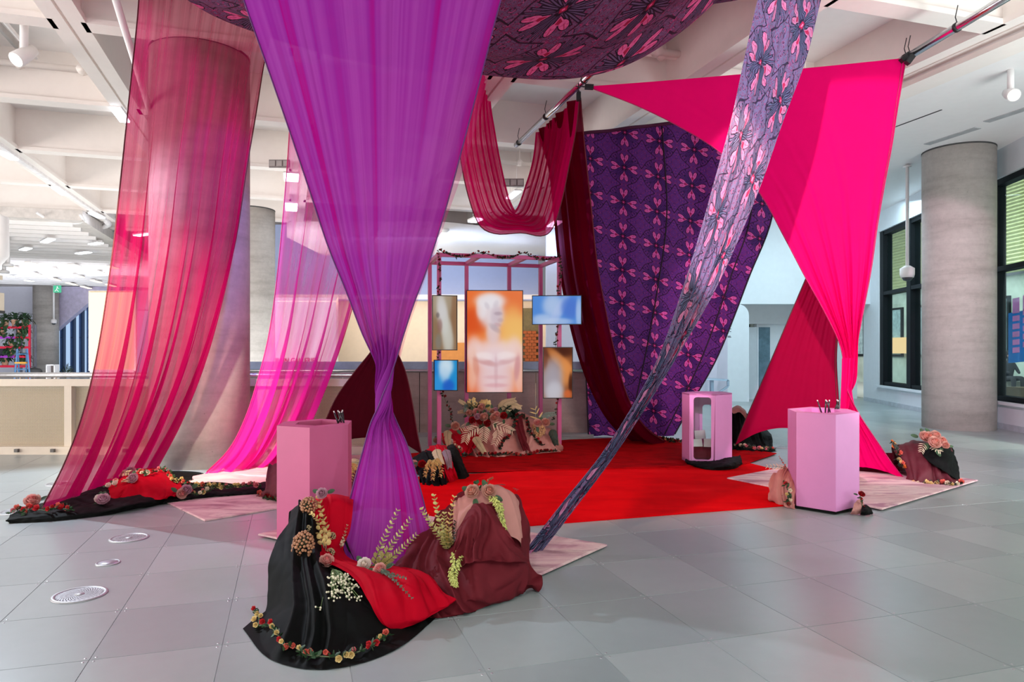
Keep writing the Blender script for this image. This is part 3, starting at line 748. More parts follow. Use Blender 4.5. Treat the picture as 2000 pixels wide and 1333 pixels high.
rug('blush_rug', [(3.66, 7.04), (5.63, 8.6), (4.62, 10.32), (2.645, 8.756)], .016, .030, pinkr, 'pale blush rug under the right front pedestal and the hot pink drape', 'rug')
rug('blush_rug', [(-2.86, 6.625), (-1.5, 8.0), (-2.35, 8.95), (-3.65, 7.47)], .002, .016, pinkr, 'pale blush rug in front of the black garland strip, left of the left pedestal', 'rug')
P_ = net_surface([[G(350, 945), G(440, 950), G(560, 950), G(690, 930)], [G(350, 940), G(440, 938), G(560, 930), G(720, 915)], [G(400, 929), G(470, 918), G(560, 905), G(720, 890)]], 60, 30)
nx = np.array([[math.sin(7*q[0]+3*q[1])*.02+math.sin(13*q[1]-5*q[0])*.014 for q in r] for r in P_]); P_[:, :, 2] = .022+np.clip(nx, 0, 1)
o = surf_obj('blush_rug', P_, rug_mat('rumpled_rug', [(.3, srgb(220, 170, 180)), (.7, srgb(236, 206, 204))], 3), loc=(-3, 8.6, 0)); tag(o, 'rumpled pale blush rug behind the black garland strip at the pink sheer', 'rug')
# =================================================================== TEXTILES
hot = mat('hot_pink_cloth', (.84, .0005, .145), .6, .03, trans=.25, spec=.06)
crim = mat('crimson_cloth', (.36, .0005, .036), .7, .04, trans=.25, spec=.05)
maroon = mat('deep_maroon_cloth', (.06, .001, .007), .8, .08, trans=.15, spec=.06)
def fold(P, ks, amp, ph=0, vprof=None, sharp=False):
    """gathers: displacement along the cloth's normal, running down the cloth"""
    n = normals(P); nv, nu = P.shape[:2]; u = np.linspace(0, 1, nu); v = np.linspace(0, 1, nv)
    w = np.zeros(nu)
    for i, k in enumerate(ks): w += np.sin(2*math.pi*k*u+ph+i*1.7)/(1+.35*i)
    if sharp: w = np.sign(w)*np.abs(w)**.6
    a = amp*(vprof(v) if vprof else np.ones(nv))
    return P+n*(a[:, None]*w[None, :])[:, :, None]
def rows(rs, nu, nv, cols=5):
    """rs: (left pixel point, right pixel point, sag) rows -> surface"""
    net = []
    for L, Rr, *ex in rs:
        a = L if isinstance(L, Vector) else W(*L); b = Rr if isinstance(Rr, Vector) else W(*Rr); sag = ex[0] if ex else 0
        fw = ex[1] if len(ex) > 1 else 0
        net.append([a.lerp(b, t)+Vector((0, fw*4*t*(1-t), sag*4*t*(1-t))) for t in np.linspace(0, 1, cols)])
    return net_surface(net, nu, nv)
# 1 long sheer crimson drape at the left, from the beams to the floor
sh1 = sheer('sheer_crimson', (.84, .46, .54), (.36, .002, .068), .34, .66, 8, gather=.45, span=6.2)
rs = [((276, -75, 7.45), (545, 20, 8.9)), ((270, 30, 7.4), (520, 110, 8.85)), ((257, 160, 7.3), (503, 215, 8.8)), ((240, 330, 7.2), (484, 330, 8.75)), ((222, 500, 7.1), (463, 470, 8.75)),
      ((196, 680, 7.02), (430, 605, 8.8)), ((166, 810, 6.98), (395, 715, 8.9)), ((130, 910, 6.95), (350, 820, 9.05)), ((85, 1000, 6.93), (296, 918, 9.35))]
P = rows(rs, 200, 140); P = fold(P, (5, 9, 14), .035, .5, lambda v: .35+v)
d1 = tag(surf_obj('sheer_drape', P, sh1), 'long sheer crimson drape falling from the ceiling to the floor at the left', 'drape')
def hem(name, P, col, m, par, r=.007):
    pts = [Vector(p) for p in (P[::3, col] if isinstance(col, int) else P[col])]
    MB().tube(pts, r, 6).build(name, m, par)
hm = mat('dark_hem', (.10, .001, .01), .7)
hem('hem', P, 0, hm, d1); hem('hem', P, -1, hm, d1)
# 2 pale pink sheer behind the purple twist, two pieces
sh2 = sheer('sheer_pink', (1.0, .80, .90), (1.0, .10, .50), .16, .36, 5)
rs = [((572, 120, 9.4), (800, 150, 11.2)), ((566, 262, 9.4), (780, 300, 11.1)), ((556, 400, 9.4), (745, 430, 11.0)), ((543, 540, 9.4), (706, 545, 10.9)), ((528, 650, 9.3), (675, 655, 10.8)), ((508, 735, 9.2), (645, 740, 10.7)),
      ((483, 815, 9.1), (605, 830, 10.5)), ((450, 880, 9.0), (575, 880, 10.2)), ((402, 929, 9.05), (560, 905, 9.9))]
P = rows(rs, 140, 110); P = fold(P, (4, 7, 11), .04, 1.2, lambda v: .4+v)
d2 = tag(surf_obj('sheer_drape', P, sheer('sheer_hot_pink', (1.0, .76, .90), (1.0, .03, .46), .26, .56, 6, gather=.85, span=6)), 'hot pink sheer drape sweeping to the floor between the thick column and the left pedestal', 'drape')
hp = mat('pink_hem', (.75, .002, .16), .6); hem('hem', P, 0, hp, d2); hem('hem', P, -1, hp, d2)
rs = [((600, 100, 11.2), (962, 110, 9.9)), ((600, 300, 11.2), (912, 300, 9.9)), ((640, 430, 11.0), (868, 430, 9.9)), ((680, 550, 10.8), (824, 555, 9.9)), ((715, 640, 10.5), (795, 640, 9.9)), ((740, 720, 10.2), (775, 715, 10.0))]
P = rows(rs, 80, 60); P = fold(P, (5, 8), .04)
tag(surf_obj('sheer_drape', P, sh2), 'pale pink sheer edge showing along the right side of the purple twisted drape', 'drape')
# 3 the big purple drape, twisted at its waist
m, nt, out = newmat('purple_voile'); E.nt = nt
g_ = noisy(nt, 1, detail=3, rough=.6, stretch=(4.6, .07, 1), coord='UV')
cc = ramp(nt, g_, [(.30, (.28, .004, .26)), (.44, (.43, .060, .44)), (.56, (.36, .025, .37)), (.66, (.46, .001, .25)), (.8, (.33, .012, .33))])
d = nd(nt, 'ShaderNodeBsdfPrincipled'); d.inputs['Roughness'].default_value = .6; d.inputs['Specular IOR Level'].default_value = .06; nt.links.new(cc, d.inputs['Base Color'])
t = nd(nt, 'ShaderNodeBsdfTranslucent'); nt.links.new(cc, t.inputs[0]); mx = nd(nt, 'ShaderNodeMixShader'); mx.inputs[0].default_value = .42
tr = nd(nt, 'ShaderNodeBsdfTransparent'); tr.inputs[0].default_value = (.8, .5, .85, 1); m2 = nd(nt, 'ShaderNodeMixShader'); m2.inputs[0].default_value = .07
nt.links.new(d.outputs[0], mx.inputs[1]); nt.links.new(t.outputs[0], mx.inputs[2]); nt.links.new(mx.outputs[0], m2.inputs[1]); nt.links.new(tr.outputs[0], m2.inputs[2]); nt.links.new(m2.outputs[0], out.inputs[0])
purple = m
def twist(ctrl, th_c, th_w, nu, nv, pleats, pl_amp, rev=1, total=math.pi, bow=None):
    """ctrl rows: centre pixel x, y, depth, half width in pixels; turned through half a turn about its gathered waist"""
    ct = curve([(c[0], c[1], c[2]) for c in ctrl], nv); hw = curve([(c[3], c[1], c[2]) for c in ctrl], nv)[:, 0]
    us = np.linspace(-1, 1, nu); P = np.zeros((nv, nu, 3))
    for k in range(nv):
        x, y, Y = ct[k]; c = W(x, y, Y); a = hw[k]*Y/FPX
        s = min(1, max(0, (y-(th_c-th_w))/(2*th_w))); s = s*s*(3-2*s); th = total*s*rev
        g = math.exp(-((y-th_c)/(th_w*.75))**2)
        dx, dy = math.cos(th), -math.sin(th); nx_, ny_ = -dy, dx
        pw = pl_amp(y)
        for j, uu in enumerate(us):
            w = pw*(math.sin(pleats*math.pi*uu)+.5*math.sin(pleats*1.63*math.pi*uu+1))
            hgt = 0
            if bow: hgt = bow(y)*(1-uu*uu)
            P[k, j] = (c.x+dx*a*uu+nx_*w, c.y+dy*a*uu+ny_*w, c.z+hgt)
    return P
rs = [((432, -140, 5.1), (1022, -140, 5.2)), ((476, 0, 5.2), (978, 0, 5.3)), ((520, 125, 5.25), (942, 140, 5.35)), ((560, 240, 5.3), (908, 270, 5.38)), ((602, 365, 5.35), (870, 410, 5.4)), ((640, 480, 5.38), (834, 525, 5.42)),
      ((676, 570, 5.42), (808, 595, 5.42)), ((706, 650, 5.46), (787, 660, 5.42)), ((730, 705, 5.50), (773, 710, 5.40)), ((738, 740, 5.52), (764, 742, 5.37)), ((744, 768, 5.53), (753, 770, 5.35)), ((758, 794, 5.52), (742, 796, 5.34)),
      ((776, 830, 5.48), (724, 830, 5.34)), ((797, 875, 5.42), (709, 880, 5.33)), ((820, 952, 5.36), (690, 950, 5.29)), ((838, 1025, 5.30), (672, 1025, 5.26)), ((856, 1102, 5.24), (652, 1102, 5.24))]
P = rows(rs, 340, 300, 7)
yv = np.array([HY-(p[:, 2].mean()-HCAM)*FPX/p[:, 1].mean() for p in P])
g_ = lambda c, w: np.exp(-((yv-c)/w)**2)
P = fold(P, (8, 12.5, 17), .023, .4, lambda v: g_(765, 55)+.40*g_(690, 90)+.16*g_(560, 110)+.05*g_(420, 120)+.20*g_(850, 70)+.07*g_(950, 90))
d3 = tag(surf_obj('twisted_drape', P, purple), 'large purple twisted drape gathered to a waist above the front fabric mound', 'drape')
hem('hem', P, 0, mat('purple_hem', (.10, .01, .14), .6), d3, .006); hem('hem', P, -1, mat('purple_hem', (.10, .01, .14)), d3, .006)
# 4 dark maroon tent behind it
rs = [((744, 655, 9.4), (752, 655, 9.4)), ((722, 690, 9.4), (776, 690, 9.4)), ((694, 725, 9.35), (793, 730, 9.4)), ((655, 780, 9.3), (806, 790, 9.35)), ((622, 855, 9.2), (815, 845, 9.3)), ((598, 905, 9.1), (824, 888, 9.25), .30)]
P = rows(rs, 90, 70, 7); P = fold(P, (9, 14), .014, 0, lambda v: np.exp(-3*v))
d4 = tag(surf_obj('tent_drape', P, maroon), 'dark maroon tent shaped drape behind the purple waist', 'drape'); hem('hem', P, 0, hm, d4); hem('hem', P, -1, hm, d4)
# 5 U shaped crimson swag and the dark fall behind its pole
sh5 = sheer('sheer_ruby', (.95, .45, .62), (.66, .003, .12), .60, .93, 12)
e1 = [(946, 60, 10.1), (938, 148, 10.1), (910, 210, 10.1), (899, 281, 10.1), (905, 335, 10.1), (919, 394, 10.1), (938, 440, 10.1), (970, 456, 10.15), (1020, 454, 10.2), (1056, 460, 10.2), (1078, 446, 10.2), (1096, 392, 10.15), (1110, 324, 10.1), (1124, 252, 10.1), (1130, 191, 10.1)]
e2 = [(950, 70, 12.0), (952, 148, 12.0), (957, 205, 12.0), (965, 250, 12.0), (973, 295, 12.0), (982, 340, 12.0), (990, 375, 12.0), (997, 398, 12.0), (1004, 414, 12.0), (1010, 408, 12.0), (1017, 392, 12.0), (1026, 365, 12.0), (1036, 335, 12.0), (1043, 302, 11.95), (1047, 262, 11.9)]
net = [[W(*a).lerp(W(*b), t) for t in (0, .33, .66, 1)] for a, b in zip(e1, e2)]
P = net_surface(net, 110, 160); P = fold(P, (7, 12, 19), .016, .3)
d5 = tag(surf_obj('swag_drape', P, sh5), 'crimson swag hanging in a U below the ceiling beside the patterned backdrop', 'drape'); hem('hem', P, 0, hm, d5); hem('hem', P, -1, hm, d5)
rs = [((1047, 262, 11.9), (1130, 191, 10.1)), ((1068, 330, 11.9), (1137, 280, 10.15)), ((1078, 420, 11.9), (1150, 400, 10.3)), ((1088, 520, 11.95), (1162, 510, 10.6)), ((1104, 610, 12.1), (1180, 610, 10.9)), ((1124, 690, 12.2), (1200, 700, 11.2)), ((1152, 765, 12.3), (1226, 785, 11.45)), ((1190, 825, 12.4), (1258, 838, 11.6)), ((1240, 862, 12.4), (1300, 868, 12.0))]
P = rows(rs, 90, 120); P = fold(P, (4, 7, 10), .05, .8)
d6 = tag(surf_obj('fall_drape', P, sheer('sheer_wine', (.55, .15, .30), (.15, .001, .014), .74, .98, 5)), 'dark wine red drape falling from the pole along the left of the patterned backdrop', 'drape')
hem('hem', P, 0, hm, d6); hem('hem', P, -1, hm, d6)
# 6 patterned backdrop
prm = print_mat('print_plum', .60, srgb(78, 24, 92), srgb(92, 44, 140), srgb(128, 44, 120), srgb(34, 4, 44), srgb(214, 92, 170), srgb(176, 62, 140), srgb(142, 12, 78), contour=.5)
rs = [((1120, 262, 12.7), (1508, 213, 12.0)), ((1128, 420, 12.75), (1512, 405, 12.5)), ((1138, 560, 12.85), (1462, 545, 12.7)), ((1143, 680, 12.95), (1405, 690, 12.8)), ((1147, 780, 13.0), (1356, 780, 12.9)), ((1150, 853, 13.1), (1316, 852, 13.0))]
net = []
for (L, Rr) in rs:
    a, b = W(*L), W(*Rr); net.append([a.lerp(b, t)+Vector((0, .10*math.sin(math.pi*t), 0)) for t in np.linspace(0, 1, 5)])
P = net_surface(net, 100, 110)
U, V = np.meshgrid(np.zeros(100), np.zeros(110)); U = P[:, :, 0]-P[0, 0, 0]; V = P[:, :, 2]
P = fold(P, (2, 5), .03)
d7 = tag(surf_obj('patterned_backdrop', P, prm, uvs=(U, V)), 'tall plum patterned backdrop with rows of pink heart rosettes behind the window pedestal', 'drape')
for k in (46, 88): hem('seam', P, k, mat('seam_dark', (.012, .001, .014), .8), d7, .012)
hem('hem', P, 0, mat('seam_dark', ()), d7, .014); hem('hem', P, -1, mat('seam_dark', ()), d7, .014)
MB().tube([Vector(q)-Vector((0, .01, 0)) for q in P[0]], .03, 6).build('top_hem', mat('plum_hem', (.07, .002, .04), .8), d7)
# 7 patterned canopy overhead
prc = print_mat('print_canopy', 1.0, srgb(92, 44, 76), srgb(110, 84, 122), srgb(146, 44, 96), srgb(28, 6, 28), srgb(222, 96, 150), srgb(190, 70, 126), srgb(160, 18, 62), skew=.5, contour=.75)
far_ = [W(300, -90, 7.6), W(395, -12, 8.0), W(490, 50, 8.1), W(700, 118, 8.3), W(860, 143, 8.5), W(950, 148, 8.6), W(1075, 157, 8.7), W(1170, 147, 8.7), W(1250, 118, 8.7), W(1330, 66, 8.6), W(1400, 4, 8.5), W(1450, -60, 8.4)]
net = [far_]
for k, (dy, dz) in enumerate(((.35, -.10), (1.2, -.16), (2.6, -.06), (4.4, .25))):
    net.append([p+Vector((-(dy)*.30, -dy, dz+.0*k)) for p in far_])
P = net_surface(net, 160, 80); P = fold(P.transpose(1, 0, 2), (3, 5), .02).transpose(1, 0, 2)
P[:, :, 2] = np.minimum(P[:, :, 2], 5.74)
U = P[:, :, 0]; V = P[:, :, 1]
tag(surf_obj('patterned_canopy', P, prc, uvs=(U+.15*V, V*1.0), loc=(0, 6, 4.6)), 'patterned canopy hung as a hammock below the ceiling beams', 'drape')
# 8 patterned strip drawn from the ceiling down to the front mound
prs = print_mat('print_strip', .50, srgb(116, 100, 138), srgb(104, 122, 158), srgb(136, 80, 122), srgb(38, 36, 62), srgb(196, 136, 174), srgb(176, 106, 150), srgb(172, 42, 86), trans=.3, warp=.22, vs=1.7, contour=.8, skew=.5)
rs = [((1512, -130, 6.9), (1640, -130, 7.5)), ((1480, 0, 6.85), (1603, 0, 7.35)), ((1455, 110, 6.8), (1574, 115, 7.2)), ((1428, 235, 6.7), (1528, 240, 7.0)), ((1398, 345, 6.6), (1489, 352, 6.85)), ((1366, 460, 6.5), (1444, 462, 6.7)), ((1332, 570, 6.4), (1394, 570, 6.55)), ((1290, 690, 6.25), (1325, 690, 6.35)), ((1238, 790, 6.1), (1264, 790, 6.15)), ((1174, 890, 5.9), (1196, 893, 5.95)), ((1098, 985, 5.7), (1122, 992, 5.75)), ((1024, 1080, 5.5), (1048, 1088, 5.55))]
P = rows(rs, 90, 220); P = fold(P, (3, 5.5, 9), .02, 0, lambda v: .3+1.4*np.clip(v-.3, 0, .5))
lv = np.cumsum(np.r_[0, np.linalg.norm(np.diff(P, axis=0), axis=2).mean(1)])
U, V = np.meshgrid(np.linspace(0, .95, 90), -lv)
d8 = tag(surf_obj('patterned_strip', P, prs, uvs=(U, V)), 'mauve patterned strip narrowing from the ceiling down to the front mound', 'drape')
# 9 hot pink drape at the right, stretched between two clips and twisted
ups = [((1146, 169, 10.0), (1770, 113, 9.1), -.02), ((1245, 207, 9.95), (1762, 160, 9.1), .02), ((1335, 252, 9.85), (1752, 220, 9.1), .02), ((1412, 302, 9.75), (1742, 285, 9.1)), ((1482, 375, 9.6), (1728, 360, 9.1)), ((1530, 460, 9.45), (1714, 440, 9.08)), ((1572, 540, 9.3), (1702, 525, 9.05)), ((1612, 612, 9.15), (1686, 610, 9.02)), ((1640, 670, 9.02), (1676, 665, 9.0)),
       ((1650, 715, 8.93), (1670, 712, 9.02)), ((1652, 745, 8.88), (1666, 745, 9.06)), ((1662, 775, 8.84), (1650, 778, 9.1)), ((1682, 815, 8.82), (1636, 825, 9.16)), ((1715, 865, 8.81), (1622, 870, 9.22), .02), ((1742, 905, 8.81), (1606, 905, 9.28), .06), ((1768, 938, 8.80), (1590, 930, 9.34), .14)]
P = rows(ups, 220, 200, 7); P = fold(P, (9, 13, 17), .02, .4, lambda v: np.exp(-((v-.62)/.20)**2)+.05)
d9 = tag(surf_obj('twisted_drape', P, hot), 'hot pink drape stretched between ceiling clips and twisted down behind the right pedestal', 'drape'); hem('hem', P, -1, mat('pink_edge', (.45, .001, .09), .6), d9); hem('hem', P, 0, mat('pink_edge', ()), d9)
hem('bottom_hem', P, -3, mat('pink_edge', ()), d9)
# the vertical pleats that pass behind the pedestal
rs = [((1646, 700, 8.9), (1668, 700, 8.95)), ((1645, 740, 8.86), (1664, 740, 8.9)), ((1643, 800, 8.84), (1654, 800, 8.88)), ((1641, 860, 8.9), (1648, 860, 8.92)), ((1640, 925, 8.95), (1645, 925, 9))]
P = rows(rs, 60, 40); P = fold(P, (3, 5), .02); surf_obj('pleat_band', P, hot, d9)
# dark lining seen under the arch
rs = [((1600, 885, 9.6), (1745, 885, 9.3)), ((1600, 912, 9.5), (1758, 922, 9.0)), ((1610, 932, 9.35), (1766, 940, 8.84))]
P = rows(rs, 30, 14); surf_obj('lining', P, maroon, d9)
# 10 crimson tent behind it
rs = [((1598, 490, 11.0), (1640, 520, 11.0)), ((1576, 540, 11.0), (1652, 560, 11.0)), ((1545, 612, 11.05), (1640, 625, 10.95)), ((1512, 690, 11.1), (1634, 700, 10.9)), ((1478, 770, 11.15), (1638, 780, 10.9)), ((1452, 830, 11.15), (1641, 845, 10.9), .10), ((1436, 870, 11.1), (1646, 885, 10.85), .32)]
P = rows(rs, 120, 90, 7); P = fold(P, (9, 14), .02, 0, lambda v: np.exp(-4*v))
d10 = tag(surf_obj('tent_drape', P, crim), 'crimson tent shaped drape between the window pedestal and the hot pink twist', 'drape'); hem('hem', P, 0, hm, d10); hem('hem', P, -1, hm, d10); hem('bottom_hem', P, -4, hm, d10)
# poles, straps, clips
def pole(a, b, r, lab, straps, extra=()):
    e = empty('hanging_pole', a, lab, 'pole'); MB().tube([a, b], r, 14).build('tube', chrome, e)
    for t in straps:
        c = a.lerp(b, t); dr = (b-a).normalized(); mb = MB()
        mb.tube([c-dr*.02, c+dr*.02], r+.008, 12); mb.build('strap', black, e)
        MB().tube([c+Vector((0, 0, r)), c+Vector((-.02, 0, .12)), c+Vector((.01, 0, .26))], .006, 5).build('sling', black, e)
    return e
e = empty('hanging_pole', W(225, 0, 7.6), 'white ceiling pole just left of the top of the crimson sheer drape', 'pole'); MB().tube([W(214, -40, 7.4), W(292, 215, 9.7)], .04, 12).build('tube', white, e)
pole(W(1008, 284, 12.9), W(1200, 100, 9.2), .045, 'thin bright ceiling pole above the crimson swag', (.04, .38, .76))
pole(W(2060, -62, 7.25), W(1752, 124, 9.28), .05, 'long chrome ceiling pole at the upper right holding the hot pink drape', (.56, .90, .93))
def clip(px, py, Y, lab, dx, dz, par=None):
    e = empty('black_clip', W(px, py, Y), lab, 'clip'); c = W(px, py, Y); dv = Vector((dx, 0, dz)).normalized()
    mb = MB(); mb.bar(c-dv*.05, c+dv*.07, .06, .07, up=(0, 1, 0)); mb.build('jaw', black, e)
    mb = MB(); mb.tube([c+dv*.07, c+dv*.2], .008, 5); mb.lathe([(.014, -.006), (.02, 0), (.014, .006)], c+dv*.09, 10); mb.build('hook', black, e)
clip(1152, 170, 10.0, 'black clip holding the left corner of the hot pink drape', -1, .05); clip(1766, 114, 9.08, 'black clip at the top right corner of the hot pink drape, nearer the drape', .7, .6)
clip(1776, 118, 8.98, 'black clip at the top right corner of the hot pink drape, lower right one', .6, .8); clip(1130, 190, 10.08, 'small black clip at the top of the crimson swag', 0, 1)
# =================================================================== PEDESTALS
pinkp = mat('pedestal_pink', srgb(214, 138, 192), .5, .02, bump=.03, bscale=300)
pinkw = mat('pedestal_rose', srgb(198, 90, 134), .5, .02, bump=.03, bscale=300)
def hexpts(L, LF, Fp, Rp):
    ce = (Vector(L)+Vector(Rp))/2
    return [Vector(L), Vector(LF), Vector(Fp), Vector(Rp), 2*ce-Vector(LF), 2*ce-Vector(Fp)], ce
def pedestal(pts, ce, h, lab, m, tray_shift, z0=.03):
    e = empty('pedestal', (ce.x, ce.y, z0), lab, 'pedestal')
    n = len(pts); tc = ce+tray_shift
    inn = [tc+(p-tc)*.62 if (p-ce).dot(tray_shift) > -.05 else tc+(p-tc)*.34 for p in pts]
    mb = MB()
    vs = [(p.x, p.y, z0) for p in pts]+[(p.x, p.y, h) for p in pts]+[(p.x, p.y, h) for p in inn]+[(p.x, p.y, h-.16) for p in inn]
    fs = [(i, (i+1) % n, n+(i+1) % n, n+i) for i in range(n)]+[(n+i, n+(i+1) % n, 2*n+(i+1) % n, 2*n+i) for i in range(n)]
    mb.add(vs, fs); mb.build('body', m, e)
    tb = MB(); tb.add(vs[2*n:], [(i, (i+1) % n, n+(i+1) % n, n+i) for i in range(n)]+[tuple(range(n, 2*n))]); tb.build('tray', m, e)
    return e
V2 = lambda x, y: Vector((x, y, 0))
pts, ceR = hexpts(V2(2.945, 7.60), V2(2.865, 7.17), V2(3.137, 6.895), V2(3.49, 7.15))
pedestal(pts, ceR, .972, 'pink hexagonal pedestal at the right front, beside the hot pink drape', pinkp, V2(-.09, .03))
pts, ceL = hexpts(V2(-1.985, 6.20), V2(-1.94, 5.87), V2(-1.625, 5.715), V2(-1.375, 5.97))
pedestal(pts, ceL, .975, 'rose pink hexagonal pedestal at the left behind the front mound', pinkw, V2(.05, .06), .032)
# pens standing in the trays
penm = mat('pen_black', (.012, .012, .014), .3); tip = mat('pen_tip', (.75, .70, .68), .4)
def pens(c, n, spread, lab, z):
    nth = ['first', 'second', 'third', 'fourth', 'fifth', 'sixth', 'seventh']
    for k in range(n):
        b = c+Vector(((k/(n-1)-.5)*.12*spread, rnd.uniform(-.02, .02), 0)); d = Vector((rnd.uniform(-.45, .45), rnd.uniform(-.2, .2), 1)).normalized()
        e = empty('pen', (b.x, b.y, z), nth[k]+' from the left among the '+lab, 'pen', lab)
        b = Vector((b.x, b.y, z)); MB().tube([b, b+d*.13], .0075, 8).build('barrel', penm, e); MB().tube([b+d*.13, b+d*.145], .006, 6).build('tip', tip, e)
pens(W(1622, 800, 7.55), 7, 1.6, 'black pens in the right front pedestal tray', .93)
pens(W(668, 824, 6.12), 5, .6, 'black pens in the left rose pink pedestal tray', .94)
# window pedestal
pts, ceW = hexpts(V2(2.436, 10.2), V2(2.464, 9.88), V2(2.80, 9.80), V2(3.11, 10.06))
eW = empty('window_pedestal', (ceW.x, ceW.y, .03), 'pink hexagonal pedestal with a tall rounded window opening, on the red carpet', 'pedestal')
def wall_panel(a, b, name, hole=None, t=.02, z0=.03, z1=.992):
    d = (b-a); Lh = d.length; d.normalize(); nrm = Vector((d.y, -d.x, 0))
    if nrm.dot((a+b)/2-ceW) < 0: nrm = -nrm
    def pt(s, z, o): q = a+d*s-nrm*o; return (q.x, q.y, z)
    mb = MB()
    if hole is None:
        vs = [pt(s, z, o) for o in (0, t) for s, z in ((0, z0), (Lh, z0), (Lh, z1), (0, z1))]
        mb.add(vs, [(0, 1, 2, 3), (7, 6, 5, 4)]+[(i, 4+i, 4+(i+1) % 4, (i+1) % 4) for i in range(4)])
    else:
        s0, s1, h0, h1, r = hole; inner = []
        for cx, cz, a0 in ((s1-r, h1-r, 0), (s0+r, h1-r, 90), (s0+r, h0+r, 180), (s1-r, h0+r, 270)):
            for k in range(6): q = math.radians(a0+18*k); inner.append((cx+r*math.cos(q), cz+r*math.sin(q)))
        outer = []
        for s, z in inner:
            cs, cz = (s0+s1)/2, (h0+h1)/2; ds, dz = s-cs, z-cz
            k = min((Lh-cs if ds > 0 else cs)/max(abs(ds), 1e-6), (z1-cz if dz > 0 else cz-z0)/max(abs(dz), 1e-6)); outer.append((cs+ds*k, cz+dz*k))
        cor = [(Lh, z1), (0, z1), (0, z0), (Lh, z0)]; n = len(inner); vs = []
        for o in (0, t): vs += [pt(s, z, o) for s, z in inner]+[pt(s, z, o) for s, z in outer]+[pt(s, z, o) for s, z in cor]
        st = 2*n+4
        for o in (0, st):
            fs = [(o+i, o+(i+1) % n, o+n+(i+1) % n, o+n+i) for i in range(n)]
            mb.add([], [])
            mb.f += [tuple(len(mb.v)+x for x in f) for f in fs]; mb.sm += [False]*len(fs)
            for i in range(n):
                (s_, z_), (s2, z2) = outer[i], outer[(i+1) % n]
                if abs(s_-s2) > 1e-4 and abs(z_-z2) > 1e-4:
                    ci = min(range(4), key=lambda c: (cor[c][0]-(s_+s2)/2)**2+(cor[c][1]-(z_+z2)/2)**2)
                    mb.f.append((len(mb.v)+o+n+i, len(mb.v)+o+n+(i+1) % n, len(mb.v)+o+2*n+ci)); mb.sm.append(False)
        mb.f += [tuple(len(mb.v)+x for x in (i, (i+1) % n, st+(i+1) % n, st+i)) for i in range(n)]; mb.sm += [False]*n
        mb.v += vs
    return mb.build(name, pinkp, eW)
Lf = (pts[2]-pts[1]).length
wall_panel(pts[0], pts[1], 'side_panel'); wall_panel(pts[1], pts[2], 'window_panel', (.055, Lf-.055, .08, .945, .045)); wall_panel(pts[2], pts[3], 'side_panel'); wall_panel(pts[3], pts[4], 'side_panel'); wall_panel(pts[5], pts[0], 'side_panel')
Lb = (pts[5]-pts[4]).length; wall_panel(pts[4], pts[5], 'window_panel', (.05, Lb-.05, .30, .80, .045))
MB().prism([(p.x, p.y) for p in pts], .972, .994).build('top_panel', pinkp, eW); MB().prism([(p.x, p.y) for p in pts], .030, .07).build('bottom_panel', pinkp, eW)
d = (pts[2]-pts[1]).normalized(); nn_ = Vector((-d.y, d.x, 0)); a, b = pts[1]+d*.03+nn_*.025, pts[2]-d*.03+nn_*.025
mobj('glass_pane', [(a.x, a.y, .07), (b.x, b.y, .07), (b.x, b.y, .96), (a.x, a.y, .96)], [(0, 1, 2, 3)], glass_m, eW)
paper = mat('paper_white', srgb(236, 230, 222), .8, .03)
clm = mat('maroon_lining_cloth', srgb(96, 18, 34), .8, .15)
q0 = pts[1]+d*.17+nn_*.20
P = net_surface([[q0+d*x+nn_*y+Vector((0, 0, z)) for x in (-.13, -.05, .05, .13)] for y, z in ((-.14, .08), (-.10, .20), (0, .24), (.12, .25))], 24, 20); P = wrinkle(P, .012, 14)
tag(surf_obj('maroon_cloth', P, clm), 'crumpled maroon cloth lying inside the window pedestal', 'cloth')
for k, (x, y, z, w, h, rx, rz, lab) in enumerate(((-.07, -.09, .30, .16, .11, 1.0, .1, 'white paper slip leaning at the lower left inside the window pedestal'), (.09, -.07, .30, .13, .12, .9, -.3, 'white paper slip leaning at the lower right inside the window pedestal'), (-.02, .06, .40, .20, .12, 1.2, .5, 'white paper slip standing further back inside the window pedestal'))):
    o = MB().box((0, 0, 0), (w, .0015, h)).build('paper_slip', paper); o.location = q0+d*x+nn_*y+Vector((0, 0, z)); o.rotation_euler = (rx-1.4, 0, rz); tag(o, lab, 'paper')
# =================================================================== SCREEN FRAME
eF = empty('screen_frame', (-.2, 11.4, 0), 'pink timber frame carrying five screens in front of the concrete parapet', 'frame')
fm = mat('frame_pink', srgb(196, 84, 140), .45, .04); TH = math.atan2(.48, 1.87)
FX, FY = Vector((math.cos(TH), math.sin(TH), 0)), Vector((-math.sin(TH), math.cos(TH), 0))
f0 = V2(-1.11, 10.83); f1 = f0+FX*1.92; b0 = f0+FY*1.03; b1 = b0+FX*1.92; ZT = 3.08; tk = .06
def leg(p): MB().box((p.x, p.y, ZT/2), (tk, tk, ZT), TH).build('leg', fm, eF)
for p in (f0, f1, b0, b0+FX*.62, b0+FX*1.36, b1): leg(p)
zt = Vector((0, 0, ZT-.03))
for a, b in ((f0, f1), (b0, b1), (f0, b0), (f1, b1), (f0+FX*.62, b0+FX*.62), (f0+FX*1.36, b0+FX*1.36)):
    MB().bar(a+zt, b+zt, tk*.98, tk*.98).build('beam', fm, eF)
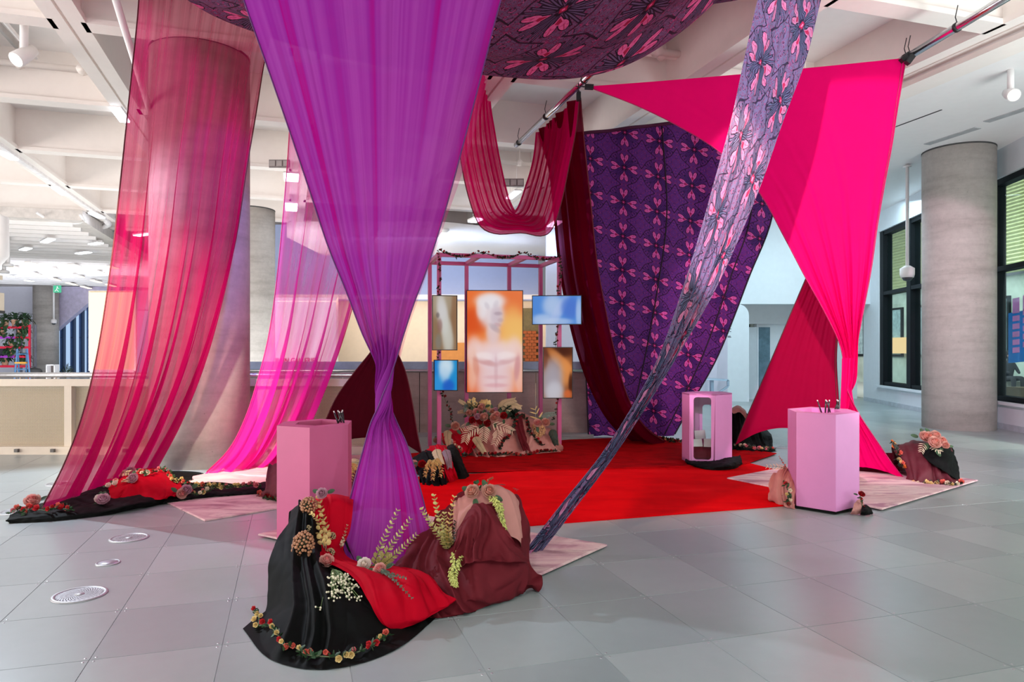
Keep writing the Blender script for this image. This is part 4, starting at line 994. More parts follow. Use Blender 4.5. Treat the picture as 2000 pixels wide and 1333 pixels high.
# screens: a soft picture each, painted per vertex on the lit panel
def scr(name, lab, corners, Y, pic, par_leg, yaw, strength=1.0, nx=44, ny=60):
    x0, y0, x1, y1 = corners; c = W((x0+x1)/2, (y0+y1)/2, Y); w = (x1-x0)*Y/FPX/max(.5, math.cos(yaw)); h = (y1-y0)*Y/FPX
    e = empty(name, c, lab, 'screen'); Rz = Matrix.Rotation(yaw, 3, 'Z')
    bz = MB(); t = .012
    for cx, cz, sx, sz in ((0, h/2, w+t, t), (0, -h/2, w+t, t), (-w/2, 0, t, h+t), (w/2, 0, t, h+t)): bz.box(c+Rz@Vector((cx, -.006, cz)), (sx, .03, sz), yaw)
    bz.build('bezel', black, e); MB().box(c+Rz@Vector((0, .035, 0)), (w, .05, h), yaw).build('casing', black, e)
    MB().box(c+Rz@Vector((0, .08, 0)), (.12, .06, .2), yaw).build('wall_mount', black, e)
    vs, cs = [], []
    for j in range(ny):
        for i in range(nx):
            s, q = i/(nx-1), j/(ny-1); vs.append(c+Rz@Vector(((s-.5)*w, 0, (.5-q)*h))); cs.append(pic(s, q))
    fs = [(j*nx+i, (j+1)*nx+i, (j+1)*nx+i+1, j*nx+i+1) for j in range(ny-1) for i in range(nx-1)]
    mm, nt, out = newmat(name+'_picture'); at = nd(nt, 'ShaderNodeVertexColor'); at.layer_name = 'picture'; em = nd(nt, 'ShaderNodeEmission'); em.inputs[1].default_value = strength
    nt.links.new(at.outputs[0], em.inputs[0]); nt.links.new(em.outputs[0], out.inputs[0])
    o = mobj('lit_panel', vs, fs, mm, e, smooth=True)
    ca = o.data.color_attributes.new('picture', 'FLOAT_COLOR', 'POINT'); ca.data.foreach_set('color', np.array([(*q, 1) for q in cs]).ravel())
    return e
def blend(base, blobs, soft=True):
    """blobs: x, y, rx, ry, angle, rgb, weight"""
    def f(s, q):
        c = np.array(base(s, q) if callable(base) else base, float)
        for x, y, rx, ry, an, col, wt in blobs:
            dx, dy = s-x, (q-y); ca, sa = math.cos(an), math.sin(an); u_, v_ = (dx*ca+dy*sa)/rx, (-dx*sa+dy*ca)/ry
            k = wt/(1+math.exp(min(40, (u_*u_+v_*v_-1)*3.2))); c = c*(1-k)+np.array(col, float)*k
        return srgb(*c)
    return f
wht = (245, 240, 246)
big = blend(lambda s, q: (246, 120+60*s*(1-abs(q-.4)), 60+40*s), [
    (.10, .30, .3, .12, 0, (222, 74, 30), .7), (.85, .12, .4, .14, 0, (240, 110, 60), .7), (.82, .42, .22, .25, 0, (255, 205, 120), .8), (.08, .85, .18, .3, 0, (236, 90, 40), .7),
    (.5, .62, .42, .135, 0, (250, 225, 226), .95), (.13, .60, .14, .14, .5, (250, 218, 214), .9), (.87, .62, .14, .16, -.5, (250, 218, 214), .9), (.5, .85, .34, .26, 0, (240, 216, 226), .95), (.10, .78, .08, .2, .1, (248, 200, 180), .8), (.93, .80, .08, .2, -.1, (248, 200, 190), .8),
    (.47, .42, .12, .10, 0, (236, 212, 216), .95), (.46, .33, .08, .05, .3, (170, 150, 160), .3), (.44, .22, .21, .15, 0, (238, 228, 236), 1), (.42, .10, .25, .075, 0, wht, 1), (.26, .18, .09, .10, 0, wht, .8), (.36, .15, .05, .03, .5, (214, 204, 214), .6), (.52, .13, .05, .03, -.4, (220, 210, 220), .6), (.53, .255, .10, .10, 0, (214, 196, 208), .8), (.56, .225, .07, .018, 0, (160, 136, 150), .45), (.60, .29, .05, .02, 0, (190, 160, 168), .4), (.55, .335, .06, .018, .1, (200, 150, 156), .4), (.50, .37, .10, .03, .35, (160, 136, 146), .35),
    (.33, .70, .20, .03, .15, (206, 140, 140), .6), (.72, .69, .18, .03, -.15, (214, 160, 164), .6), (.30, .645, .16, .04, 0, (255, 240, 240), .7), (.70, .64, .16, .04, 0, (255, 240, 240), .7), (.16, .74, .05, .10, -.2, (222, 140, 120), .6), (.90, .76, .05, .12, .2, (200, 130, 140), .6), (.52, .80, .03, .15, 0, (214, 170, 178), .5), (.52, .85, .2, .02, 0, (226, 170, 176), .5), (.52, .93, .2, .02, 0, (220, 150, 160), .5)])
scr('display_screen', 'biggest display screen, showing a blurred pale torso on orange', (912, 568, 1021, 767), 11.83, big, None, .04, 1.0, 60, 100)
scr('display_screen', 'tall narrow display screen at the upper left of the frame, blurred grey', (845, 578, 892, 684), 10.72, blend((150, 120, 92), [(.35, .1, .5, .3, 0, (190, 180, 160), .7), (.42, .35, .20, .38, -.35, (222, 220, 222), .95), (.62, .75, .22, .35, -.2, (214, 214, 206), .9), (.3, .55, .1, .12, 0, (150, 110, 104), .7), (.22, .36, .07, .05, 0, (96, 84, 84), .6), (.25, .85, .12, .14, 0, (136, 134, 128), .7), (.9, .3, .12, .4, 0, (150, 110, 80), .7)]), None, .2)
scr('display_screen', 'small display screen at the lower left of the frame, blurred bright blue', (848, 704, 894, 763), 10.70, blend(lambda s, q: (40, 130+20*s, 214), [(.5, .2, .3, .32, .2, (226, 240, 250), .95), (.42, .5, .22, .25, 0, (190, 220, 244), .8), (.6, .85, .25, .2, 0, (40, 90, 200), .8), (.1, .8, .25, .3, 0, (60, 160, 226), .7)]), None, -.14)
scr('display_screen', 'wide display screen at the upper right of the frame, blurred blue and white', (1040, 578, 1135, 634), 11.15, blend((90, 146, 226), [(.42, .35, .2, .4, 0, (206, 220, 246), .8), (.2, .85, .2, .2, 0, (214, 226, 248), .7), (.55, .5, .1, .6, .3, (190, 206, 246), .7), (.78, .42, .18, .36, 0, (84, 124, 216), .9), (.95, .6, .06, .5, 0, (190, 214, 248), .8), (.5, .9, .3, .12, 0, (200, 216, 246), .7)]), None, -.1)
scr('display_screen', 'upright display screen at the lower right of the frame, blurred brown and grey', (1061, 679, 1118, 778), 11.13, blend((150, 86, 50), [(.5, .06, .6, .14, 0, (70, 34, 26), .9), (.6, .28, .5, .12, .5, (226, 140, 74), .95), (.75, .5, .22, .25, .3, (232, 150, 84), .9), (.3, .65, .34, .42, .35, (176, 172, 186), .95), (.4, .9, .3, .22, 0, (206, 204, 214), .9), (.95, .72, .08, .2, 0, (60, 26, 20), .8), (.85, .92, .14, .08, 0, (226, 110, 60), .8), (.05, .2, .1, .2, 0, (120, 70, 60), .6)]), None, .03)
# =================================================================== CEILING FITTINGS
ledm = emis('led_tube', (.80, .88, 1), 9); ledw = emis('warm_tube', (1, .78, .52), 3.0)
def tube_light(a, b, lab, w=.09, m=ledm, hang=0):
    e = empty('linear_light', (a+b)/2, lab, 'light'); MB().bar(a, b, w, .03).build('diffuser', m, e); MB().bar(a+Vector((0, 0, .035)), b+Vector((0, 0, .035)), w+.03, .04).build('housing', white, e)
    if hang: [MB().tube([q+Vector((0, 0, .05)), (q.x, q.y, hang)], .006, 5).build('hanger', white, e) for q in (a.lerp(b, .15), a.lerp(b, .85))]
def zc(px, py, z): return W(px, py, (HCAM-z)*FPX/(py-HY))
for (x0, y0, x1, y1, z, lab) in ((224, 211, 244, 238, 5.72, 'bright linear ceiling light just left of the sheer crimson drape'), (0, 297, 28, 312, 5.70, 'bright linear ceiling light at the left edge of the picture'), (107, 367, 127, 381, 5.70, 'linear ceiling light on the coffer rim, second from the left edge'), (180, 417, 198, 426, 5.68, 'linear ceiling light close to the rounded corner of the coffer rim'), (140, 452, 156, 446, 5.58, 'linear ceiling light on the receding rim just past the rounded corner'), (86, 474, 101, 467, 5.28, 'linear ceiling light on the receding rim, middle one'), (44, 489, 56, 485, 5.28, 'linear ceiling light on the receding rim, furthest one'), (178, 478, 196, 475, 5.28, 'linear ceiling light on the second receding rim'), (152, 496, 174, 493, 5.28, 'linear ceiling light on the third receding rim'), (266, 461, 296, 457, 5.28, 'linear ceiling light seen through the sheer crimson drape'), (922, 434, 938, 427, 4.78, 'linear ceiling light left under the crimson swag'), (994, 388, 1012, 374, 5.55, 'linear ceiling light in the opening of the crimson swag'), (1076, 443, 1092, 432, 4.78, 'linear ceiling light at the right corner of the crimson swag')):
    tube_light(zc(x0, y0, z), zc(x1, y1, z), lab, .16 if y0 < 400 else .22, hang=(5.32 if z < 5 else ZS) if x0 > 900 or x0 in (178, 266) else 0)
for px, py in ((569, 347), (569, 405)): tube_light(zc(px, py+7, 5.5)+Vector((0, 0, 0)), zc(px, py-7, 5.5), 'square bright ceiling light behind the pink sheer drape, %s one' % ('upper' if py < 380 else 'lower'), .3, hang=ZS)
for px, py, w in ((62, 515, 'first from the left in its nearest row'), (27, 523, 'leftmost of all'), (146, 519, 'middle one of the nearest row'), (112, 528, 'just right of centre in the second row'), (70, 536, 'left one of the third row'), (221, 523, 'touching the drape edge, upper one'), (192, 532, 'second row, near the drape'), (153, 540, 'third row, centre'), (107, 546, 'third row, above the far column'), (188, 550, 'fourth row, near the drape'), (140, 555, 'fourth row, above the slanted wall'), (168, 562, 'furthest row, above the video wall'), (217, 558, 'touching the drape edge, lower one')):
    tube_light(zc(px-8, py-2.2, 5.27), zc(px+8, py+2.2, 5.27), 'warm linear light in the far lattice ceiling, '+w, .2, ledw)
for px, py in ((20, 540), (57, 549)):
    tube_light(zc(px-6, py-1, 5.27), zc(px+6, py+1, 5.27), 'cool linear light near the far left wall, %s one' % ('nearer' if py < 545 else 'further'), .2)
def track_spot(p, d, lab, s=1, glow=14, top=None):
    e = empty('track_spotlight', p, lab, 'light'); d = Vector(d).normalized(); mb = MB()
    mb.tube([p+Vector((0, 0, .02)), Vector((p.x, p.y, top or p.z+.3*s))], .035*s, 10); mb.build('stem', white, e)
    mb = MB(); mb.tube([p-d*.12*s, p-d*.02*s, p+d*.10*s], [.05*s, .065*s, .07*s], 16); mb.build('head', white, e)
    mb = MB(); mb.tube([p+d*.10*s, p+d*.105*s], .06*s, 16); mb.build('lit_lens', emis('lens_glow', (1, .88, .7), glow), e)
track_spot(W(47, 108, 9.6), (-.3, -.8, -.8), 'white track spotlight glowing in the upper left coffer', 1.5, top=ZS)
track_spot(W(1974, 184, 10.4), (-.25, -.9, -.45), 'white spotlight glowing under the flat ceiling at the upper right', 1.3, top=5.7)
def camera_pole(px, y0, y1, Y, lab, r=.035, dome=True):
    t, b = W(px, y0, Y), W(px, y1, Y); e = empty('pole_camera', t, lab, 'camera')
    MB().tube([b, t], r, 10).build('pole', white, e); MB().lathe([(r*2.6, -.02), (r*2.6, .0), (r, .03)], t-Vector((0, 0, .03)), 16).build('ceiling_plate', white, e)
    MB().lathe([(.13, -.12), (.15, -.05), (.15, .08), (.06, .14)], b, 18).build('housing', white, e)
    mb = MB(); mb.lathe([(.02, -.20), (.08, -.18), (.115, -.12)], b, 16); mb.build('dome', mat('dome_dark', (.05, .06, .07), .1), e)
camera_pole(1772, 322, 532, 15.7, 'white ceiling pole with a dome camera hanging by the black framed window')
camera_pole(105, 557, 628, 41, 'small white pole camera hanging in front of the far left column', .05)
for px, y1, Y in ((15.5, 518, 24), (8, 531, 25)):
    t, b = W(px, 440, Y), W(px, y1, Y); e = empty('ceiling_pendant', t, 'slim white pendant pole at the far left, %s one' % ('longer' if y1 > 525 else 'shorter'), 'pendant')
    MB().tube([t+Vector((0, 0, .6)), b], .06, 8).build('pole', white, e); MB().lathe([(.16, -.05), (.16, .03), (.08, .06)], b, 12).build('foot', white, e)
p = W(4, 455, 16); e = empty('bullet_housing', p, 'white rounded projector housing cut by the left edge', 'projector'); MB().tube([p+Vector((-.4, 0, .4)), p+Vector((0, 0, .3)), p+Vector((0, 0, -.5)), p+Vector((-.3, 0, -.8))], .14, 12).build('shell', white, e); MB().box(p+Vector((-.2, 0, -1.0)), (.25, .25, .1)).build('mount', cream, e)
p = W(-2, 590, 16); e = empty('hanging_speaker', p, 'beige hanging device at the left edge above the red shelving', 'speaker'); MB().box(p, (.14, .14, .4)).build('body', cream, e); MB().box(p-Vector((0, 0, .23)), (.16, .16, .06)).build('base', black, e)
def vent(px, py, Y, n, lab):
    c = W(px, py, Y); e = empty('floor_box_plate', c, lab, 'vent'); MB().box(c, (.42*n/3, .03, .16)).build('plate', mat('vent_mid', srgb(140, 134, 132), .5), e)
    for k in range(n): MB().box(c+Vector(((k-(n-1)/2)*.14, -.02, 0)), (.11, .02, .11)).build('socket', mat('vent_light', srgb(176, 170, 168), .5), e)
    e.name = 'ceiling_vent'
vent(546, 320, 14.4, 3, 'grey socket plate on the beam left of the pink sheer drape'); vent(1003, 357, 14.5, 3, 'grey socket plate on the beam inside the crimson swag')
p = W(1340, 62, 11.5); tag(MB().box(p, (1.0, .5, .04), .6).build('dark_grille', mat('grille_dark', (.06, .06, .06), .7), loc=p), 'long dark grille in the ceiling beside the patterned canopy', 'grille')
p = zc(866, 447, 4.855); tag(MB().lathe([(.16, 0), (.16, -.04), (.11, -.09), (.03, -.10)], p, 20).build('smoke_detector', white, loc=p), 'round white smoke detector on the curved soffit', 'detector')
# exit sign and far shelving
p = W(112, 565, 40); e = empty('exit_sign', p, 'small green running man exit sign near the far left column', 'sign'); MB().box(p, (.42, .05, .40)).build('panel', emis('exit_green', (.10, .62, .36), 1.2), e); [MB().tube([p+Vector((dx, 0, .2)), (p.x+dx, p.y, 5.46)], .012, 5).build('hanger', white, e) for dx in (-.15, .15)]
mb = MB(); mb.ball(p+Vector((.02, -.04, .12)), .035); mb.bar(p+Vector((.02, -.04, .08)), p+Vector((-.02, -.04, -.04)), .05, .02); mb.bar(p+Vector((-.02, -.04, -.04)), p+Vector((.09, -.04, -.14)), .03, .02); mb.bar(p+Vector((-.02, -.04, -.04)), p+Vector((-.12, -.04, -.13)), .03, .02); mb.bar(p+Vector((.02, -.04, .07)), p+Vector((.12, -.04, .02)), .025, .02); mb.build('running_man', emis('exit_white', (1, 1, 1), 1.2), e)
SY = 38.0
def sh(px, py, dy=0): return W(px, py, SY+dy)
rk = empty('plant_rack', V2(sh(28, 700).x, SY), 'red shelving rack full of potted plants at the far left', 'rack')
rred = mat('rack_red', srgb(206, 30, 60), .5); rpur = mat('rack_purple', srgb(170, 60, 190), .5); rgry = mat('rack_grey', srgb(120, 120, 130), .5)
levels = [640, 660, 679, 697, 716]
for k, py in enumerate(levels):
    a, b, c = sh(-20, py), sh(30, py), sh(58, py)
    MB().bar(a, b, .1, .12).build('shelf_beam', rpur if k in (1,) else (rred if k != 3 else rpur), rk); MB().bar(b, c, .1, .12).build('shelf_beam', rred, rk)
    MB().box(((a.x+c.x)/2, SY+.22, a.z-.02), (c.x-a.x, .42, .04)).build('shelf_board', rgry, rk)
for px in (-20, 30, 58):
    for dy in (0, .45):
        q = sh(px, 640); MB().box((q.x, SY+dy, q.z/2+.08), (.1, .08, q.z+.16)).build('upright', rgry if dy else (rred if px == 58 else rgry), rk)
# =================================================================== FABRIC MOUNDS
blk = mat('black_cloth', (.0035, .0042, .0040), .7, .15, spec=.10, bump=.15, bscale=400)
redm = mat('red_cloth', (.46, .001, .014), .75, .06, spec=.06, trans=.1)
marm = mat('maroon_cloth', (.115, .011, .017), .7, .10, spec=.10)
tanm = mat('dusty_rose_cloth', srgb(192, 134, 126), .75, .05, spec=.2, trans=.1)
def N(rows_): return [[(p if isinstance(p, Vector) else (G(p[0], p[1]) if len(p) == 2 else (G(p[0], p[1], -p[2]) if p[2] < 0 else W(*p)))) for p in r] for r in rows_]
# front mound ---------------------------------------------------------
cloth('black_cloth', N([[V2(-1.66, 5.25), V2(-1.5, 5.4), V2(-1.36, 5.42), V2(-1.22, 5.38), V2(-1.14, 5.25)],
    [(566, 1000, 5.28), (592, 985, 5.2), (606, 984, 5.2), (640, 985, 5.25), (668, 1045, 5.15)],
    [(563, 1022, 5.0), (588, 1000, 4.98), (614, 1010, 4.98), (642, 1035, 5.1), (672, 1080, 5.0)],
    [(541, 1056, 4.78), (580, 1048, 4.72), (616, 1055, 4.78), (652, 1080, 4.9), (690, 1108, 4.75)],
    [(527, 1102, 4.6), (575, 1098, 4.45), (625, 1102, 4.5), (685, 1122, 4.58), (740, 1132, 4.6)],
    [(525, 1150, 4.48), (575, 1140, 4.26), (640, 1140, 4.2), (720, 1155, 4.3), (800, 1150, 4.5)],
    [(519, 1190, 4.36), (575, 1185, 4.08), (650, 1190, 3.98), (740, 1195, 4.08), (830, 1180, 4.42)],
    [(496, 1210, 4.22), (556, 1235, 3.88), (655, 1245, 3.82), (755, 1238, 3.95), (845, 1198, 4.3)],
    [(474, 1230), (528, 1290), (640, 1310), (770, 1273), (858, 1204)]]),
    blk, .008, 4, 3, 100, 110, folds=(9, .022), label='black cloth draped over the front mound and spreading to the tiles', cat='cloth')
cloth('maroon_cloth', N([[V2(-.80, 5.2), V2(-.45, 5.36), V2(-.15, 5.4), V2(.02, 5.3), V2(.09, 5.12)],
    [(800, 1065, 5.1), (880, 985, 5.2), (935, 962, 5.22), (1000, 975, 5.22), (1024, 1040, 5.2)],
    [(790, 1088, 4.9), (862, 1040, 4.95), (935, 968, 4.95), (1010, 985, 5.0), (1032, 1060, 4.98)],
    [(770, 1105, 4.7), (848, 1085, 4.72), (930, 1030, 4.72), (1012, 1040, 4.78), (1036, 1085, 4.86)],
    [(765, 1125, 4.55), (850, 1120, 4.52), (935, 1090, 4.52), (1010, 1095, 4.62), (1040, 1105, 4.76)],
    [(770, 1150, 4.42), (850, 1155, 4.38), (925, 1145, 4.36), (1000, 1135, 4.5), (1048, 1125, 4.72)],
    [(800, 1180, 4.34), (855, 1188, 4.3), (920, 1176, 4.3), (985, 1163, 4.48), (1054, 1142, 4.7)],
    [(830, 1206), (862, 1209), (930, 1196), (1000, 1170), (1054, 1143)]]),
    marm, .010, 4.2, 11, 90, 100, folds=(7, .030), label='maroon cloth draped over the tall box at the right of the front mound')
cloth('dusty_rose_cloth', N([[(884, 1000, 5.32), (900, 975, 5.36), (935, 955, 5.36), (985, 960, 5.34), (1010, 985, 5.3)],
    [(887, 980, 5.10), (902, 972, 5.05), (940, 950, 5.02), (992, 956, 5.04), (1020, 990, 5.1)],
    [(884, 1010, 4.95), (900, 992, 4.92), (940, 968, 4.90), (998, 972, 4.92), (1021, 1010, 4.98)],
    [(886, 1050, 4.83), (896, 1030, 4.80), (910, 1005, 4.82), (1000, 1010, 4.80), (1022, 1040, 4.88)],
    [(884, 1076, 4.72), (890, 1066, 4.70), (902, 1030, 4.76), (1003, 1050, 4.70), (1022, 1080, 4.80)]]),
    tanm, .004, 6, 5, 60, 60, folds=(5, .008), label='dusty rose cloth over the top of the tall box in the front mound')
# the maroon wrap that crosses the dusty rose front
cloth('maroon_wrap', N([[(896, 1030, 4.69), (915, 995, 4.77), (936, 982, 4.79), (958, 990, 4.77), (975, 1015, 4.71)],
    [(888, 1060, 4.59), (915, 1022, 4.65), (945, 1005, 4.67), (975, 1028, 4.63), (1000, 1052, 4.59)],
    [(886, 1085, 4.58), (915, 1060, 4.58), (950, 1050, 4.60), (990, 1062, 4.58), (1020, 1078, 4.64)],
    [(884, 1110, 4.48), (915, 1100, 4.44), (955, 1095, 4.46), (1000, 1098, 4.5), (1034, 1098, 4.66)]]),
    marm, .008, 5, 21, 60, 50, folds=(4, .020), label='maroon cloth crossing the front of the dusty rose cloth')
cloth('red_cloth', N([[(598, 985, 5.28), (625, 970, 5.36), (655, 966, 5.36), (690, 972, 5.34)],
    [(607, 992, 5.06), (635, 978, 5.08), (662, 976, 5.1), (690, 990, 5.12)],
    [(610, 1030, 4.92), (635, 1026, 4.98), (660, 1030, 5.02), (684, 1035, 5.05)],
    [(616, 1068, 4.76), (640, 1066, 4.84), (658, 1072, 4.9), (672, 1078, 4.95)],
    [(634, 1092, 4.56), (658, 1094, 4.62), (690, 1100, 4.7), (720, 1105, 4.74)],
    [(668, 1112, 4.42), (710, 1112, 4.46), (770, 1110, 4.54), (800, 1112, 4.64)],
    [(700, 1140, 4.24), (750, 1134, 4.26), (810, 1122, 4.34), (840, 1128, 4.46)],
    [(722, 1178, 4.08), (770, 1170, 4.08), (825, 1155, 4.18), (865, 1160, 4.30)],
    [(742, 1214, 4.02), (785, 1212, 4.02), (838, 1198, 4.12), (888, 1170, 4.26)],
    [(764, 1232, 4.03), (790, 1229, 4.05), (840, 1206, 4.14), (892, 1174, 4.28)]]),
    redm, .005, 6, 8, 80, 110, folds=(4, .014), label='red cloth running from the black peak down over the front mound')
# left mound ----------------------------------------------------------
cloth('black_cloth', N([[V2(-4.95, 7.15), V2(-4.85, 7.7), V2(-4.75, 8.5), V2(-4.7, 9.3), V2(-4.1, 9.3), V2(-3.7, 8.7)],
    [(20, 1008, -.03), (95, 990, -.06), (185, 955, -.12), (262, 930, -.10), (312, 928, -.10), (348, 950, -.05)],
    [(14, 1012, -.05), (100, 1000, -.07), (192, 975, -.09), (266, 952, -.10), (318, 950, -.09), (362, 958, -.05)],
    [(10, 1018, -.03), (105, 1010, -.04), (200, 995, -.06), (262, 980, -.10), (325, 972, -.06), (380, 968, -.04)],
    [(18, 1024), (108, 1019), (205, 1008), (262, 998), (325, 985), (400, 977)]]),
    blk, .016, 4.5, 31, 110, 50, label='low black cloth spread on the tiles under the left red mound')
cloth('red_cloth', N([[(205, 950, 8.6), (240, 935, 8.7), (272, 924, 8.8), (310, 922, 8.9), (335, 938, 8.7), (350, 950, 8.4)],
    [(188, 965, 7.9), (225, 948, 7.9), (268, 934, 7.9), (308, 932, 8.0), (338, 948, 7.95), (362, 960, 7.8)],
    [(182, 978, 7.55), (222, 968, 7.45), (262, 948, 7.55), (300, 955, 7.55), (330, 962, 7.6), (372, 966, 7.6)],
    [(190, 986, 7.40), (222, 984, 7.28), (250, 962, 7.42), (300, 976, 7.34), (325, 975, 7.42), (352, 972, 7.5)],
    [(200, 990, 7.32), (220, 991, 7.22), (240, 980, 7.30), (306, 983, 7.26), (322, 980, 7.34), (342, 972, 7.46)]]),
    redm, .008, 5.5, 33, 80, 50, lift=.035, folds=(5, .018), label='red cloth over the low mound at the foot of the crimson sheer drape')
cloth('black_cloth', N([[(330, 952, -.04), (385, 945, -.04), (430, 950, -.03), (480, 945, -.03), (530, 940, -.03)],
    [(328, 965, -.07), (385, 958, -.07), (430, 960, -.06), (480, 955, -.06), (530, 950, -.06)],
    [(320, 980, -.04), (390, 970, -.04), (432, 968, -.035), (480, 965, -.03), (530, 962, -.03)],
    [(318, 986), (392, 976), (432, 971), (485, 968), (532, 966)]]),
    blk, .012, 7, 35, 70, 30, label='black cloth strip with the rose garland between the blush rugs')
cloth('maroon_cloth', N([[V2(-2.75, 8.3), V2(-2.5, 8.45), V2(-2.2, 8.5), V2(-1.85, 8.4), V2(-1.6, 8.2)],
    [(527, 910, 8.0), (545, 905, 8.1), (600, 905, 8.1), (660, 905, 8.1), (700, 908, 8.0)],
    [(521, 935, 7.75), (545, 930, 7.6), (600, 930, 7.6), (660, 928, 7.6), (706, 930, 7.75)],
    [(516, 958, 7.65), (545, 958, 7.4), (600, 960, 7.4), (660, 955, 7.4), (712, 955, 7.6)],
    [(498, 972), (545, 982), (600, 988), (665, 982), (722, 970)]]),
    mat('wine_cloth', (.10, .004, .014), .7, .08), .008, 6, 41, 60, 50, folds=(10, .02), label='wine coloured cloth mound behind the left rose pink pedestal')
# mid mound -----------------------------------------------------------
cloth('black_cloth', N([[(800, 900, 9.3), (825, 884, 9.35), (850, 878, 9.4), (868, 884, 9.3)],
    [(806, 896, 8.9), (830, 884, 8.95), (852, 882, 9.0), (868, 895, 8.9)],
    [(812, 918, 8.65), (838, 912, 8.55), (860, 910, 8.55), (872, 915, 8.7)],
    [(820, 938, 8.52), (845, 940, 8.4), (864, 938, 8.4), (874, 935, 8.55)],
    [(822, 950), (848, 953), (866, 952), (874, 947)]]),
    blk, .008, 7, 51, 50, 50, folds=(6, .02), label='black cloth of the middle mound right of the purple drape')
cloth('red_cloth', N([[(822, 888, 9.5), (848, 870, 9.5), (872, 870, 9.45)], [(826, 888, 9.1), (850, 872, 9.1), (874, 876, 9.05)], [(850, 900, 8.72), (866, 898, 8.7), (884, 900, 8.75)], [(862, 925, 8.5), (876, 925, 8.5), (890, 922, 8.6)], [(868, 946), (881, 945), (896, 939)]]),
    redm, .005, 8, 53, 36, 50, folds=(5, .02), label='red cloth hanging over the middle mound')
cloth('black_wrap', N([[(868, 876, 9.5), (884, 868, 9.6), (896, 880, 9.5)], [(872, 878, 9.1), (886, 872, 9.2), (898, 885, 9.2)], [(880, 900, 8.85), (893, 898, 8.85), (905, 903, 9.0)], [(889, 922, 8.75), (902, 920, 8.75), (912, 920, 8.9)], [(894, 939), (908, 938), (919, 932)]]),
    blk, .010, 8, 55, 30, 50, label='black cloth at the right of the middle mound')
# altar under the screens ----------------------------------------------
cloth('dusty_rose_cloth', N([[(862, 860, 11.6), (920, 835, 11.8), (1008, 805, 11.75), (1060, 830, 11.75), (1088, 845, 11.6)],
    [(866, 862, 11.1), (922, 842, 11.2), (1006, 812, 11.2), (1056, 836, 11.25), (1088, 850, 11.3)],
    [(872, 874, 10.85), (926, 862, 10.85), (1002, 840, 10.9), (1050, 852, 11.0), (1092, 862, 11.15)],
    [(880, 884, 10.7), (930, 880, 10.62), (990, 872, 10.65), (1046, 876, 10.8), (1096, 874, 11.05)],
    [(886, 891), (932, 897), (985, 897), (1045, 892), (1104, 885)]]),
    tanm, .012, 6, 61, 90, 60, folds=(10, .040), label='dusty rose cloth covering the flower altar under the screens')
cloth('red_cloth', N([[(862, 846, 11.3), (890, 836, 11.3), (930, 842, 11.2), (945, 848, 11.1)], [(864, 862, 10.95), (890, 850, 10.9), (925, 852, 10.85), (940, 856, 10.8)], [(872, 876, 10.72), (895, 872, 10.65), (918, 870, 10.62), (930, 872, 10.62)], [(884, 890, 10.55), (898, 892, 10.48), (912, 890, 10.5), (920, 884, 10.55)]]),
    redm, .010, 6, 63, 50, 40, folds=(5, .03), label='red cloth over the left end of the flower altar')
cloth('maroon_band', N([[(1002, 812, 11.18), (1010, 808, 11.2), (1020, 812, 11.18)], [(1006, 835, 10.86), (1014, 834, 10.86), (1024, 838, 10.88)], [(1013, 860, 10.68), (1021, 858, 10.68), (1030, 862, 10.72)], [(1022, 882, 10.56), (1030, 880, 10.56), (1040, 886, 10.62)]]),
    marm, .006, 8, 65, 24, 40, folds=(3, .016), label='maroon cloth band hanging down the middle of the flower altar')
# right mound ----------------------------------------------------------
cloth('maroon_cloth', N([[V2(4.95, 9.2), V2(5.2, 9.25), V2(5.38, 9.2), V2(5.48, 9.1), V2(5.5, 8.95)],
    [(1742, 874, 9.0), (1780, 864, 9.1), (1822, 868, 9.1), (1852, 872, 9.05), (1862, 890, 8.95)],
    [(1748, 885, 8.85), (1783, 878, 8.8), (1825, 884, 8.75), (1858, 890, 8.8), (1868, 905, 8.85)],
    [(1762, 912, 8.75), (1785, 912, 8.6), (1825, 916, 8.5), (1856, 920, 8.55), (1872, 922, 8.7)],
    [(1770, 930, 8.66), (1788, 934, 8.5), (1827, 938, 8.4), (1858, 940, 8.42), (1876, 938, 8.6)],
    [(1772, 940), (1790, 946), (1828, 953), (1860, 955), (1878, 949)]]),
    mat('dark_maroon_cloth', (.085, .004, .012), .68, .1), .008, 6, 71, 60, 60, folds=(6, .024), label='dark maroon cloth over the right mound beside the hot pink drape')
cloth('black_cloth', N([[(1792, 870, 9.2), (1820, 862, 9.3), (1850, 864, 9.25), (1864, 880, 9.0)], [(1794, 874, 8.85), (1822, 874, 8.75), (1852, 880, 8.75), (1866, 892, 8.8)], [(1806, 894, 8.6), (1830, 896, 8.52), (1855, 900, 8.52), (1871, 908, 8.68)], [(1824, 908, 8.48), (1842, 912, 8.46), (1860, 918, 8.46), (1874, 922, 8.6)], [(1838, 916, 8.42), (1850, 924, 8.42), (1864, 934, 8.42), (1875, 940, 8.54)]]),
    blk, .010, 6, 73, 44, 50, label='black cloth over the top corner of the right mound')
